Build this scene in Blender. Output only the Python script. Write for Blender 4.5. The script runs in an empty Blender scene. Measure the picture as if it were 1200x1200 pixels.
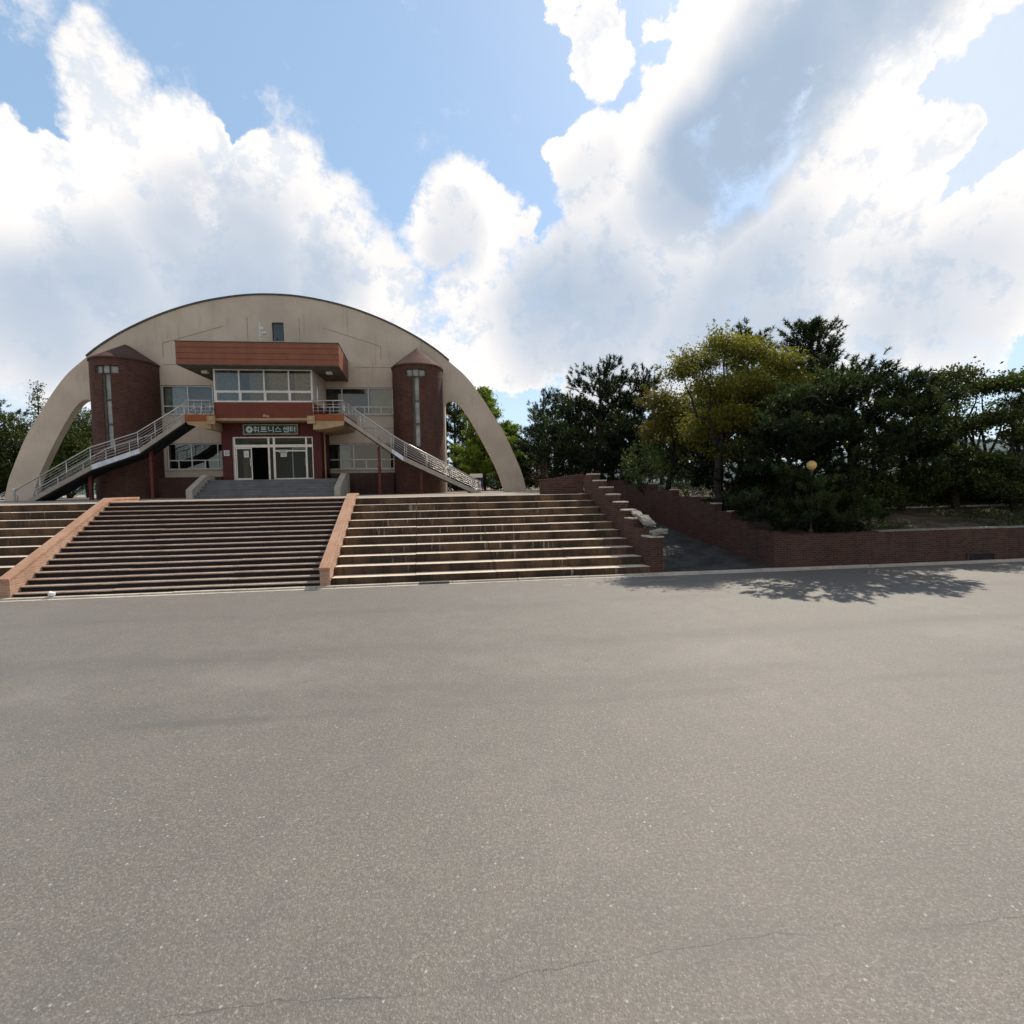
import bpy, bmesh, math, random
import numpy as np
from mathutils import Vector, Matrix
from mathutils.geometry import tessellate_polygon
random.seed(7); rng = np.random.default_rng(7)
scene = bpy.context.scene
COL = scene.collection
PI = math.pi

# ------------------------------------------------------------------ camera model
F = 600.; EYE = 2.95; PITCH = math.radians(3.0); ROLL = math.radians(1.0); YAW = math.radians(6.8)
fwd = np.array([0, math.cos(PITCH), -math.sin(PITCH)]); _u = np.array([0, math.sin(PITCH), math.cos(PITCH)]); _r = np.array([1., 0, 0])
rt = _r*math.cos(ROLL) - _u*math.sin(ROLL); up = _u*math.cos(ROLL) + _r*math.sin(ROLL)
UA = np.array([math.cos(YAW), math.sin(YAW), 0]); VA = np.array([-math.sin(YAW), math.cos(YAW), 0])
def ray(x, y): return fwd + rt*(x-600)/F - up*(y-600)/F
def atv(x, y, v):          # site coordinates (u along the building front, v away from the road, z up) seen at a pixel, at depth v
    r = ray(x, y); p = np.array([0, 0, EYE]) + r*v/(r@VA); return float(p@UA), float(p@VA), float(p[2])
cam = bpy.data.cameras.new('camera'); cam.sensor_width = 36; cam.lens = 18.0; cam.clip_end = 9000; cam.clip_start = .05
co = bpy.data.objects.new('camera', cam); COL.objects.link(co)
M = Matrix((( rt[0], up[0], -fwd[0], 0), (rt[1], up[1], -fwd[1], 0), (rt[2], up[2], -fwd[2], EYE), (0, 0, 0, 1)))
co.matrix_world = M; scene.camera = co

# ------------------------------------------------------------------ materials
def new_mat(name):
    m = bpy.data.materials.new(name); m.use_nodes = True
    nt = m.node_tree; nt.nodes.clear()
    return m, nt
class N:
    def __init__(s, nt): s.nt = nt
    def n(s, t, **kw):
        nd = s.nt.nodes.new(t)
        for k, v in kw.items():
            if k.startswith('i_'):
                key = k[2:]; key = int(key) if key.isdigit() else key.replace('_', ' ')
                nd.inputs[key].default_value = v
            else: setattr(nd, k, v)
        return nd
    def l(s, a, b): s.nt.links.new(a, b)
    def math(s, op, a, b=None, c=None, clamp=False):
        nd = s.nt.nodes.new('ShaderNodeMath'); nd.operation = op; nd.use_clamp = clamp
        for i, x in enumerate((a, b, c)):
            if x is None: continue
            if isinstance(x, (int, float)): nd.inputs[i].default_value = x
            else: s.l(x, nd.inputs[i])
        return nd.outputs[0]
    def vmath(s, op, a, b=None):
        nd = s.nt.nodes.new('ShaderNodeVectorMath'); nd.operation = op
        for i, x in enumerate((a, b)):
            if x is None: continue
            if isinstance(x, (tuple, list)): nd.inputs[i].default_value = x
            else: s.l(x, nd.inputs[i])
        return nd
    def mix(s, fac, a, b, mode='MIX'):
        nd = s.nt.nodes.new('ShaderNodeMix'); nd.data_type = 'RGBA'; nd.blend_type = mode
        for k, x in ((0, fac), (6, a), (7, b)):
            if isinstance(x, (int, float)): nd.inputs[k].default_value = x
            elif isinstance(x, (tuple, list)): nd.inputs[k].default_value = (*x[:3], 1)
            else: s.l(x, nd.inputs[k])
        return nd.outputs[2]
    def ramp(s, fac, a, b, smooth=True):
        nd = s.nt.nodes.new('ShaderNodeMapRange'); nd.interpolation_type = 'SMOOTHSTEP' if smooth else 'LINEAR'
        nd.inputs[1].default_value = a; nd.inputs[2].default_value = b
        s.l(fac, nd.inputs[0]); return nd.outputs[0]
    def noise(s, vec, scale, detail=4, rough=.55, stretch=None, dist=0, col=False):
        if stretch is not None: vec = s.vmath('MULTIPLY', vec, stretch).outputs[0]
        nd = s.nt.nodes.new('ShaderNodeTexNoise'); nd.inputs['Scale'].default_value = scale; nd.inputs['Detail'].default_value = detail
        nd.inputs['Roughness'].default_value = rough; nd.inputs['Distortion'].default_value = dist
        s.l(vec, nd.inputs['Vector']); return nd.outputs[1 if col else 0]
    def pos(s): return s.n('ShaderNodeNewGeometry').outputs['Position']
    def out(s, col, rough=.8, bump=None, bstr=.3, bdist=.02, metal=0, spec=.3):
        p = s.n('ShaderNodeBsdfPrincipled')
        if isinstance(col, (tuple, list)): p.inputs['Base Color'].default_value = (*col[:3], 1)
        else: s.l(col, p.inputs['Base Color'])
        if isinstance(rough, (int, float)): p.inputs['Roughness'].default_value = rough
        else: s.l(rough, p.inputs['Roughness'])
        p.inputs['Metallic'].default_value = metal; p.inputs['Specular IOR Level'].default_value = spec
        if bump is not None:
            b = s.n('ShaderNodeBump'); b.inputs['Strength'].default_value = bstr; b.inputs['Distance'].default_value = bdist
            s.l(bump, b.inputs['Height']); s.l(b.outputs[0], p.inputs['Normal'])
        o = s.n('ShaderNodeOutputMaterial'); s.l(p.outputs[0], o.inputs[0]); return p
def paint(name, c, rough=.6, var=.15, scale=3, streak=0, metal=0, spec=.3, dirt=(.1, .08, .06)):
    m, nt = new_mat(name); k = N(nt); P = k.pos()
    n1 = k.noise(P, scale, 5); dark = tuple(x*(1-var*1.6) for x in c); lite = tuple(min(1, x*(1+var)) for x in c)
    col = k.mix(k.ramp(n1, .3, .7), dark, lite)
    if streak:
        st = k.ramp(k.noise(P, 1, 5, .6, (5, 5, .35)), .52, .75)
        blot = k.ramp(k.noise(P, .7, 3), .4, .65)
        col = k.mix(k.math('MULTIPLY', k.math('MULTIPLY', st, blot), streak), col, dirt)
    k.out(col, rough, k.noise(P, 40, 3), .12, .01, metal, spec); return m
def brick(name, c1, c2, mortar, bw=.23, bh=.075, ms=.009, rough=.85, stain=.5, off=.5, dirt=(.03, .028, .025)):
    m, nt = new_mat(name); k = N(nt); P = k.pos()
    uv = k.n('ShaderNodeUVMap').outputs[0]
    b = k.n('ShaderNodeTexBrick'); b.offset = off; k.l(uv, b.inputs['Vector'])
    for key, val in (('Color1', (*c1, 1)), ('Color2', (*c2, 1)), ('Mortar', (*mortar, 1)), ('Scale', 1.0), ('Mortar Size', ms), ('Mortar Smooth', .2), ('Brick Width', bw), ('Row Height', bh), ('Bias', -.1)):
        b.inputs[key].default_value = val
    n1 = k.noise(P, 1.3, 6, .6); st = k.ramp(k.noise(P, 1, 5, .6, (3, 3, .5)), .48, .72)
    col = k.mix(k.math('MULTIPLY', st, stain), b.outputs[0], dirt)
    col = k.mix(k.ramp(n1, .35, .75), col, k.mix(.5, col, (.35, .3, .26), 'OVERLAY'))
    h = k.math('SUBTRACT', k.noise(P, 60, 2), k.math('MULTIPLY', b.outputs[1], 1.2))
    k.out(col, rough, h, .5, .01); return m
def stained(name, c, dirt, pale, amt=.9, sc=1.0):
    m, nt = new_mat(name); k = N(nt); P = k.pos()
    a = k.ramp(k.noise(P, 1*sc, 6, .62, (1.2, 1.2, .8)), .34, .6)
    s2 = k.ramp(k.noise(P, 1*sc, 5, .6, (6, 6, .6)), .55, .68)
    w = k.math('MULTIPLY', k.ramp(k.noise(P, 1, 5, .6, (11, 11, .8)), .58, .66), k.ramp(k.noise(P, .35, 2), .54, .64))
    col = k.mix(k.noise(P, 9, 5), tuple(x*.75 for x in c), tuple(x*1.2 for x in c))
    col = k.mix(k.math('MULTIPLY', a, amt), col, dirt)
    col = k.mix(k.math('MULTIPLY', s2, .5), col, tuple(x*.6 for x in dirt))
    col = k.mix(k.math('MULTIPLY', w, .75), col, pale)
    k.out(col, .9, k.noise(P, 30, 5), .35, .012); return m
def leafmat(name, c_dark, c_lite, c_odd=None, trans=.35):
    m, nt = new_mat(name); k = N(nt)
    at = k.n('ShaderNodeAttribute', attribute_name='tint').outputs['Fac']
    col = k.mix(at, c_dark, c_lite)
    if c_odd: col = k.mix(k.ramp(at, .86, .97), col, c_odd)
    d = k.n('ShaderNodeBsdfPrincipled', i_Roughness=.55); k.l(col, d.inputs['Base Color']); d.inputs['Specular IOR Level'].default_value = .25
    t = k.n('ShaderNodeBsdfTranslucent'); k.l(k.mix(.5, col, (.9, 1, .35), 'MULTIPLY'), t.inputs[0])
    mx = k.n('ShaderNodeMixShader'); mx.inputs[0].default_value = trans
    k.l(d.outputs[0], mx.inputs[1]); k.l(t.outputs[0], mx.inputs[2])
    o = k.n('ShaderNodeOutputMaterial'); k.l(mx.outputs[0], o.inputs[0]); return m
def glassmat(name, tint=(.55, .6, .58), refl=.12):
    m, nt = new_mat(name); k = N(nt)
    t = k.n('ShaderNodeBsdfTransparent'); t.inputs[0].default_value = (*tint, 1)
    g = k.n('ShaderNodeBsdfGlossy'); g.inputs['Roughness'].default_value = .02; g.inputs[0].default_value = (.92, .9, .84, 1)
    P = k.pos(); b = k.n('ShaderNodeBump'); b.inputs['Strength'].default_value = .05; b.inputs['Distance'].default_value = .05
    k.l(k.noise(P, 1.2, 2), b.inputs['Height']); k.l(b.outputs[0], g.inputs['Normal'])
    lw_ = k.n('ShaderNodeLayerWeight'); lw_.inputs[0].default_value = .5
    f = k.math('ADD', k.math('MULTIPLY', k.math('POWER', lw_.outputs['Facing'], 4.0), .8), refl, clamp=True)
    mx = k.n('ShaderNodeMixShader'); k.l(f, mx.inputs[0]); k.l(t.outputs[0], mx.inputs[1]); k.l(g.outputs[0], mx.inputs[2])
    o = k.n('ShaderNodeOutputMaterial'); k.l(mx.outputs[0], o.inputs[0]); return m

MT = {}
MT['facade'] = paint('facade_render', (.66, .56, .455), .85, .07, .6, .5, dirt=(.30, .225, .165))
MT['joint'] = paint('joint_line', (.36, .30, .25), .9)
MT['flash'] = paint('roof_flashing', (.10, .095, .085), .6)
MT['roof'] = paint('roof_metal', (.22, .2, .18), .5, .1)
MT['towerbrick'] = brick('tower_brick', (.135, .050, .033), (.075, .029, .021), (.12, .09, .072), stain=.4)
MT['wallbrick'] = brick('wall_brick', (.105, .045, .032), (.058, .027, .021), (.125, .098, .08), stain=.5)
MT['cheekbrick'] = brick('cheek_brick', (.54, .33, .225), (.46, .265, .175), (.56, .46, .36), stain=.25, dirt=(.2, .1, .06))
MT['darkbrick'] = brick('dark_brick', (.11, .05, .04), (.08, .036, .03), (.09, .07, .06), stain=.6)
MT['rowlock'] = brick('rowlock_brick', (.54, .30, .19), (.45, .24, .15), (.54, .42, .32), bw=.085, bh=.4, off=0, stain=.25, dirt=(.22, .12, .07))
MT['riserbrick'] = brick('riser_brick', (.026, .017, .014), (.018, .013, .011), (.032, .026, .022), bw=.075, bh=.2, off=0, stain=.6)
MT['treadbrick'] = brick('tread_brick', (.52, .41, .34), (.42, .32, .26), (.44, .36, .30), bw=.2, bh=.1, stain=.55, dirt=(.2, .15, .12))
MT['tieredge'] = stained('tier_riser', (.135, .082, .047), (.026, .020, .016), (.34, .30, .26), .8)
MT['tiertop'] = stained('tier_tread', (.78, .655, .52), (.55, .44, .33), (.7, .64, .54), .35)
MT['concrete'] = stained('concrete', (.58, .52, .43), (.36, .31, .25), (.62, .57, .5), .5)
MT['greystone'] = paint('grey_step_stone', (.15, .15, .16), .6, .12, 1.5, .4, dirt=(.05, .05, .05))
MT['steptop_lit'] = paint('grey_step_tread_lit', (.42, .41, .40), .6, .12, 1.5, .4, dirt=(.15, .14, .13))  # paler copy of the step stone; light on the treads is in its colour
MT['cladding'] = paint('brown_cladding', (.27, .10, .058), .5, .07, 2, .25, dirt=(.12, .05, .035))
MT['orange'] = paint('orange_brown_paint', (.34, .088, .03), .55, .07, 2, .2, dirt=(.15, .06, .03))
MT['redwall'] = paint('red_wall', (.19, .05, .03), .65, .08, 2, .25, dirt=(.12, .04, .03))
MT['darkred'] = paint('dark_red_wall', (.10, .019, .018), .6, .1, 2, .25)
MT['cream'] = paint('cream_trim', (.48, .34, .19), .7, .1, 2, .4)
MT['soffit'] = paint('soffit', (.13, .12, .10), .7)
MT['redsteel'] = paint('red_steel', (.14, .03, .022), .5)
MT['white'] = paint('white_frame', (.75, .75, .73), .45, .05)
MT['alu'] = paint('aluminium', (.62, .57, .5), .3, .06, 4, metal=.6)
MT['rail'] = paint('rail_steel', (.66, .64, .60), .38, .04, 4, metal=.85)
MT['stringer'] = paint('stringer', (.42, .37, .31), .6, .1, 3, .4)
MT['landing_skylit'] = paint('landing_edge_skylit', (.72, .78, .86), .5)  # pale blue puts the skylight on the landing edges into their colour
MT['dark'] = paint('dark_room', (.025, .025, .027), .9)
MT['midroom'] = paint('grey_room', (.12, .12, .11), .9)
MT['blind'] = paint('pale_blind', (.45, .45, .42), .8)
MT['curtain'] = paint('curtain', (.30, .28, .23), .9, .15, 6)
MT['glass'] = glassmat('window_glass', (.6, .66, .63), .10)
MT['glass2'] = glassmat('door_glass', (.5, .55, .53), .025)
MT['panelglass'] = paint('frosted_panel', (.38, .39, .37), .15, .2, 2)
MT['signgreen'] = paint('sign_green', (.012, .06, .05), .4)
MT['signframe'] = paint('sign_frame', (.35, .32, .27), .5)
MT['letter'] = paint('letter', (.62, .72, .70), .4)
MT['paper'] = paint('paper', (.8, .8, .78), .8, .03)
MT['purple'] = paint('purple_mark', (.2, .12, .4), .6)
MT['navy'] = paint('navy_board', (.02, .035, .12), .5)
MT['bark'] = paint('bark', (.045, .037, .03), .95, .35, 12)
MT['barkpine'] = paint('pine_bark', (.055, .04, .032), .95, .35, 12)
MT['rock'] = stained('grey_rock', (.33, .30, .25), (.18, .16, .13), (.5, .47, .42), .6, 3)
MT['iron'] = paint('iron', (.10, .10, .10), .6)
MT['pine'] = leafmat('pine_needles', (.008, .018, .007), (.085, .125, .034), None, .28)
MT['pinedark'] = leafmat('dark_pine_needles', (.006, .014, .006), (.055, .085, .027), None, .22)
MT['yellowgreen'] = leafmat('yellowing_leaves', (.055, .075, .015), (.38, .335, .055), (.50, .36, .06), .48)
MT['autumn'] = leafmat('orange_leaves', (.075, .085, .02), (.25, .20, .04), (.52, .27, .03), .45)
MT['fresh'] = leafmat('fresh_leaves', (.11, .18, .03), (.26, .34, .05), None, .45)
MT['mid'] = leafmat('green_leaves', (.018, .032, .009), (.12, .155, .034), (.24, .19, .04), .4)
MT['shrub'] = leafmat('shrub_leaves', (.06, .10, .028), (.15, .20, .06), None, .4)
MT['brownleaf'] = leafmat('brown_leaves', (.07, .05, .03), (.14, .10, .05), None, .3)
def globemat():
    m, nt = new_mat('globe_glass'); k = N(nt)
    p = k.out((.85, .58, .22), .25, None, spec=.5); p.inputs['Subsurface Weight'].default_value = .5
    p.inputs['Subsurface Radius'].default_value = (.1, .08, .04); return m
MT['globe'] = globemat()

def asphalt():
    m, nt = new_mat('asphalt'); k = N(nt); P = k.pos()
    sx = k.n('ShaderNodeSeparateXYZ'); k.l(P, sx.inputs[0]); X, Y = sx.outputs[0], sx.outputs[1]
    # v (distance from the road's axis) in site coordinates
    v = k.math('ADD', k.math('MULTIPLY', X, -math.sin(YAW)), k.math('MULTIPLY', Y, math.cos(YAW)))
    base = k.mix(k.ramp(k.noise(P, .35, 6, .6), .3, .7), (.156, .134, .108), (.200, .173, .141))
    base = k.mix(k.ramp(k.noise(P, 2.4, 5, .6), .35, .75), base, (.14, .126, .108))
    # aggregate: pale and dark stones
    vo = k.n('ShaderNodeTexVoronoi'); vo.inputs['Scale'].default_value = 78; k.l(P, vo.inputs['Vector'])
    sep = k.n('ShaderNodeSeparateColor'); k.l(vo.outputs['Color'], sep.inputs[0])
    core = k.ramp(vo.outputs['Distance'], .55, .25)
    base = k.mix(k.math('MULTIPLY', k.math('MULTIPLY', k.ramp(sep.outputs[0], .74, .88), core), .62), base, (.46, .425, .37))
    base = k.mix(k.math('MULTIPLY', k.math('MULTIPLY', k.ramp(sep.outputs[1], .6, .75), core), .6), base, (.085, .076, .065))
    v2 = k.n('ShaderNodeTexVoronoi'); v2.inputs['Scale'].default_value = 28; k.l(P, v2.inputs['Vector'])
    sep2 = k.n('ShaderNodeSeparateColor'); k.l(v2.outputs['Color'], sep2.inputs[0])
    base = k.mix(k.math('MULTIPLY', k.math('MULTIPLY', k.ramp(sep2.outputs[0], .955, .985), k.ramp(v2.outputs['Distance'], .35, .2)), .8), base, (.55, .52, .46))
    mott = k.noise(P, 17, 5, .75)
    base = k.mix(k.math('MULTIPLY', k.ramp(mott, .5, .68), .55), base, (.13, .117, .10))
    base = k.mix(k.math('MULTIPLY', k.ramp(mott, .5, .34), .45), base, (.27, .245, .212))
    mo2 = k.noise(P, 38, 3, .7)
    base = k.mix(k.math('MULTIPLY', k.ramp(mo2, .52, .66), .6), base, (.10, .09, .076))
    base = k.mix(k.math('MULTIPLY', k.ramp(mo2, .47, .33), .6), base, (.34, .31, .27))
    grit = k.noise(P, 160, 2, .7)
    base = k.mix(k.math('MULTIPLY', k.ramp(grit, .35, .7), .35), base, (.15, .135, .12))
    # worn tyre bands along the road
    wob = k.math('MULTIPLY', k.math('SUBTRACT', k.noise(P, .12, 3), .5), .9)
    vv = k.math('ADD', v, wob)
    patch = k.ramp(k.noise(P, .55, 7, .7, (.55, 1.6, 1)), .36, .62)
    for c, w, a in ((6.75, .22, .5), (7.3, .6, .3), (9.4, .6, .42), (12.4, .5, .3), (3.1, .8, .2)):
        d = k.math('ABSOLUTE', k.math('SUBTRACT', vv, c))
        base = k.mix(k.math('MULTIPLY', k.math('MULTIPLY', k.ramp(d, w, w*.1), patch), a), base, (.10, .092, .082))
    fine = k.ramp(k.noise(P, 1, 6, .6, (.35, 4.5, 1)), .5, .72)
    base = k.mix(k.math('MULTIPLY', fine, .22), base, (.17, .155, .14))
    pale = k.math('MULTIPLY', k.ramp(k.math('ABSOLUTE', k.math('SUBTRACT', vv, 8.3)), .8, .2), k.ramp(k.noise(P, .4, 3), .45, .6))
    base = k.mix(k.math('MULTIPLY', pale, .12), base, (.36, .335, .30))
    # one long crack near the camera, and a few hair cracks
    cw = k.math('ADD', k.math('MULTIPLY', k.math('SUBTRACT', k.noise(P, .38, 9, .6), .5), .62), 2.93)
    cd = k.math('ABSOLUTE', k.math('SUBTRACT', v, cw))
    cm = k.math('MULTIPLY', k.ramp(cd, .006, .0015), k.ramp(k.noise(P, 1.1, 3), .36, .5))
    base = k.mix(k.math('MULTIPLY', cm, .6), base, (.05, .045, .04))
    base = k.mix(k.math('MULTIPLY', k.math('MULTIPLY', k.ramp(cd, .16, .0), k.ramp(k.noise(P, 1.3, 4), .5, .65)), .3), base, (.11, .10, .088))
    spots = k.n('ShaderNodeTexVoronoi'); spots.inputs['Scale'].default_value = 1.1; k.l(P, spots.inputs['Vector'])
    ss = k.n('ShaderNodeSeparateColor'); k.l(spots.outputs['Color'], ss.inputs[0])
    base = k.mix(k.math('MULTIPLY', k.math('MULTIPLY', k.ramp(spots.outputs['Distance'], .03, .015), k.ramp(ss.outputs[2], .6, .62)), .7), base, (.07, .06, .05))
    h = k.math('ADD', k.math('MULTIPLY', vo.outputs['Distance'], -1), k.math('MULTIPLY', grit, .6))
    k.out(base, .64, h, .45, .006, spec=.5); return m
MT['asphalt'] = asphalt()
def soil():
    m, nt = new_mat('soil'); k = N(nt); P = k.pos()
    c = k.mix(k.ramp(k.noise(P, 1.2, 6, .65), .35, .65), (.035, .03, .02), (.13, .10, .06))
    c = k.mix(k.ramp(k.noise(P, .5, 5, .6), .55, .7), c, (.03, .045, .015))
    c = k.mix(k.math('MULTIPLY', k.ramp(k.noise(P, 22, 3), .55, .7), .5), c, (.3, .24, .15))
    k.out(c, .95, k.noise(P, 14, 5), .7, .05); return m
MT['soil'] = soil()
def paving():
    m, nt = new_mat('paving'); k = N(nt); P = k.pos()
    c = k.mix(k.ramp(k.noise(P, .8, 6, .6), .35, .65), (.26, .22, .18), (.38, .33, .27))
    k.out(c, .9, k.noise(P, 30, 4), .3, .01); return m
MT['paving'] = paving()
MT['ramp'] = paint('ramp_concrete', (.06, .056, .052), .95, .25, 1.5)
MT['field'] = paint('dry_grass_field', (.10, .11, .045), .95, .3, .05)
MT['hill'] = paint('hazy_wooded_hill', (.075, .115, .11), .95, .25, .01)  # distance haze is put into this blue-green base colour

# ------------------------------------------------------------------ mesh helpers
CR, SR = math.cos(YAW), math.sin(YAW)
BASE = {}
class MB:
    def __init__(s): s.v = []; s.f = []; s.m = []; s.sm = []
    def add(s, vs, fs, m=0, smooth=False):
        o = len(s.v); s.v += [tuple(map(float, p)) for p in vs]
        for i, f in enumerate(fs):
            s.f.append([o+j for j in f]); s.m.append(m[i] if isinstance(m, (list, tuple)) else m); s.sm.append(smooth)
        return s
    def box(s, u0, u1, v0, v1, z0, z1, m=0, top=None):
        vs = [(u0,v0,z0),(u1,v0,z0),(u1,v1,z0),(u0,v1,z0),(u0,v0,z1),(u1,v0,z1),(u1,v1,z1),(u0,v1,z1)]
        t = m if top is None else top
        return s.add(vs, [(0,3,2,1),(4,5,6,7),(0,1,5,4),(1,2,6,5),(2,3,7,6),(3,0,4,7)], [m, t, m, m, m, m])
    def prism(s, poly, axis, a, b, m=0, capm=None):
        def P(p, t): return {'v': (p[0], t, p[1]), 'u': (t, p[0], p[1]), 'z': (p[0], p[1], t)}[axis]
        n = len(poly); vs = [P(p, a) for p in poly] + [P(p, b) for p in poly]
        fs = [(i, (i+1) % n, n+(i+1) % n, n+i) for i in range(n)]
        tri = tessellate_polygon([[Vector((p[0], p[1], 0)) for p in poly]])
        ms = [m]*n
        for t in tri:
            fs += [tuple(t), tuple(n+i for i in reversed(t))]; ms += [m if capm is None else capm]*2
        return s.add(vs, fs, ms)
    def sheet_holes(s, outer, holes, v0, v1, m=0):   # (u,z) outline with holes, extruded in v
        loops = [outer]+holes; pts = [p for L in loops for p in L]
        tri = tessellate_polygon([[Vector((p[0], p[1], 0)) for p in L] for L in loops])
        n = len(pts); vs = [(p[0], v0, p[1]) for p in pts]+[(p[0], v1, p[1]) for p in pts]; fs = []
        for t in tri: fs += [tuple(t), tuple(n+i for i in reversed(t))]
        o = 0
        for L in loops:
            k = len(L)
            for i in range(k): fs.append((o+i, o+(i+1) % k, n+o+(i+1) % k, n+o+i))
            o += k
        return s.add(vs, fs, m)
    def tube(s, pts, r, n=8, m=0, cap=True, smooth=True):
        pts = [Vector(p) for p in pts]; rs = r if isinstance(r, (list, tuple)) else [r]*len(pts)
        vs = []; pv = None
        for i, p in enumerate(pts):
            d = (pts[min(i+1, len(pts)-1)] - pts[max(i-1, 0)]).normalized()
            a = Vector((0, 0, 1)) if abs(d.z) < .9 else Vector((1, 0, 0))
            x = d.cross(a).normalized() if pv is None else (pv - d*pv.dot(d)).normalized()
            pv = x; y = d.cross(x)
            for j in range(n):
                t = 2*PI*j/n; vs.append(p + (x*math.cos(t)+y*math.sin(t))*rs[i])
        fs = [(i*n+j, i*n+(j+1) % n, (i+1)*n+(j+1) % n, (i+1)*n+j) for i in range(len(pts)-1) for j in range(n)]
        s.add(vs, fs, m, smooth)
        if cap:
            o = len(s.v)-len(vs)
            s.f += [[o+j for j in reversed(range(n))], [o+(len(pts)-1)*n+j for j in range(n)]]; s.m += [m, m]; s.sm += [False, False]
        return s
    def lathe(s, cu, cv, prof, n=20, m=0, smooth=True):
        vs = []; fs = []
        for r, z in prof:
            for j in range(n): vs.append((cu+r*math.cos(2*PI*j/n), cv+r*math.sin(2*PI*j/n), z))
        for i in range(len(prof)-1):
            for j in range(n): fs.append((i*n+j, i*n+(j+1) % n, (i+1)*n+(j+1) % n, (i+1)*n+j))
        fs.append(tuple(reversed(range(n)))); fs.append(tuple((len(prof)-1)*n+j for j in range(n)))
        return s.add(vs, fs, m, smooth)
    def build(s, name, mats, parent=None, base=None, bevel=0, cyl=None):
        if not isinstance(mats, (list, tuple)): mats = [mats]
        me = bpy.data.meshes.new(name)
        va = np.array(s.v)
        if parent is not None: base = BASE[parent.name]
        elif base is None: base = (float((va[:,0].min()+va[:,0].max())/2), float((va[:,1].min()+va[:,1].max())/2), float(va[:,2].min()))
        me.from_pydata([tuple(p) for p in (va-np.array(base))], [], s.f)
        for m in mats: me.materials.append(MT[m])
        me.polygons.foreach_set('material_index', s.m); me.polygons.foreach_set('use_smooth', s.sm)
        bm = bmesh.new(); bm.from_mesh(me); bmesh.ops.recalc_face_normals(bm, faces=bm.faces)
        uvl = bm.loops.layers.uv.new('UVMap')
        for f in bm.faces:
            nx, ny, nz = abs(f.normal.x), abs(f.normal.y), abs(f.normal.z)
            for l in f.loops:
                p = Vector(l.vert.co)+Vector(base)
                if cyl is not None and nz < .7:
                    a = math.atan2(p.x-cyl[0], -(p.y-cyl[1])); l[uvl].uv = (a*cyl[2], p.z)
                elif nz > .8: l[uvl].uv = (p.x, p.y)
                elif nx > ny: l[uvl].uv = (p.y, p.z)
                else: l[uvl].uv = (p.x, p.z)
        bm.to_mesh(me); bm.free()
        return link(name, me, parent, base, bevel)
def link(name, me, parent=None, base=(0, 0, 0), bevel=0):
    o = bpy.data.objects.new(name, me); COL.objects.link(o)
    if parent is not None: o.parent = parent; base = BASE[parent.name]
    else: setpos(o, base)
    BASE[o.name] = base
    if bevel:
        b = o.modifiers.new('edge', 'BEVEL'); b.width = bevel; b.segments = 2; b.limit_method = 'ANGLE'; b.angle_limit = math.radians(40)
    return o
def setpos(o, base):
    o.location = (base[0]*CR-base[1]*SR, base[0]*SR+base[1]*CR, base[2]); o.rotation_euler = (0, 0, YAW)
def tag(o, label, cat, group=None):
    o['label'] = label; o['category'] = cat
    if group: o['group'] = group
    return o
def thing(name, base, label, cat, group=None):
    o = bpy.data.objects.new(name, None); o.empty_display_size = .3; COL.objects.link(o); setpos(o, base); BASE[o.name] = base
    return tag(o, label, cat, group)
def struct(o): o['kind'] = 'structure'; return o

# ------------------------------------------------------------------ setting
PZ = 2.545
struct(MB().add([(-4000,-4000,-.03),(4000,-4000,-.03),(4000,4000,-.03),(-4000,4000,-.03)], [(0,1,2,3)]).build('ground', 'field', base=(0,0,0)))
struct(MB().add([(-140,-60,0),(140,-60,0),(140,15.9,0),(-140,15.9,0)], [(0,1,2,3)]).build('road', 'asphalt', base=(0,0,0)))
kb = MB()
random.seed(3)
x = -60.
while x < 70:
    L = 2.0; dz = random.uniform(-.006, .006)
    kb.box(x+.006, x+L-.006, 15.56, 15.72, -.02, .055+dz); kb.box(x+.004, x+L-.004, 15.40, 15.558, -.02, .012)
    kb.box(x+.004, x+L-.004, 15.722, 15.9, -.02, .02)
    x += L
struct(kb.build('kerb', 'concrete', bevel=.012))
pl = MB(); pl.prism([(-80,20.5),(5.5,20.5),(5.5,28.6),(8.2,28.6),(8.2,90),(-80,90)], 'z', -.02, PZ)
struct(pl.build('plaza', 'paving'))

# stepped parapet wall and retaining wall lines
def uL(v): return 6.38-(v-15.8)*(.88/4.95)           # road-side face of the stepped wall
far_line = [(15.95,10.75),(16.6,10.62),(18.8,10.25),(22.5,9.3),(27.5,8.2),(28.6,8.2)]
def uF(v):
    for (a, b), (c, d) in zip(far_line, far_line[1:]):
        if v <= c: return b+(d-b)*(v-a)/(c-a)
    return far_line[-1][1]
rz = [(15.7,.02),(16.3,.05),(20.3,.66),(26,1.98),(28.6,PZ+.004)]
def rampz(v):
    for (a, b), (c, d) in zip(rz, rz[1:]):
        if v <= c: return b+(d-b)*(v-a)/(c-a)
    return rz[-1][1]
rp = MB(); vs = []; fs = []
vl = [15.73+i*(28.6-15.73)/24 for i in range(25)]
for v in vl: vs += [(uL(min(v,20.75))+.2 if v < 20.75 else 5.5, v, rampz(v)), (uF(v)+.15, v, rampz(v))]
for i in range(24): fs.append((2*i, 2*i+1, 2*i+3, 2*i+2))
rp.add(vs, fs); struct(rp.build('path', 'ramp'))

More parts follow.
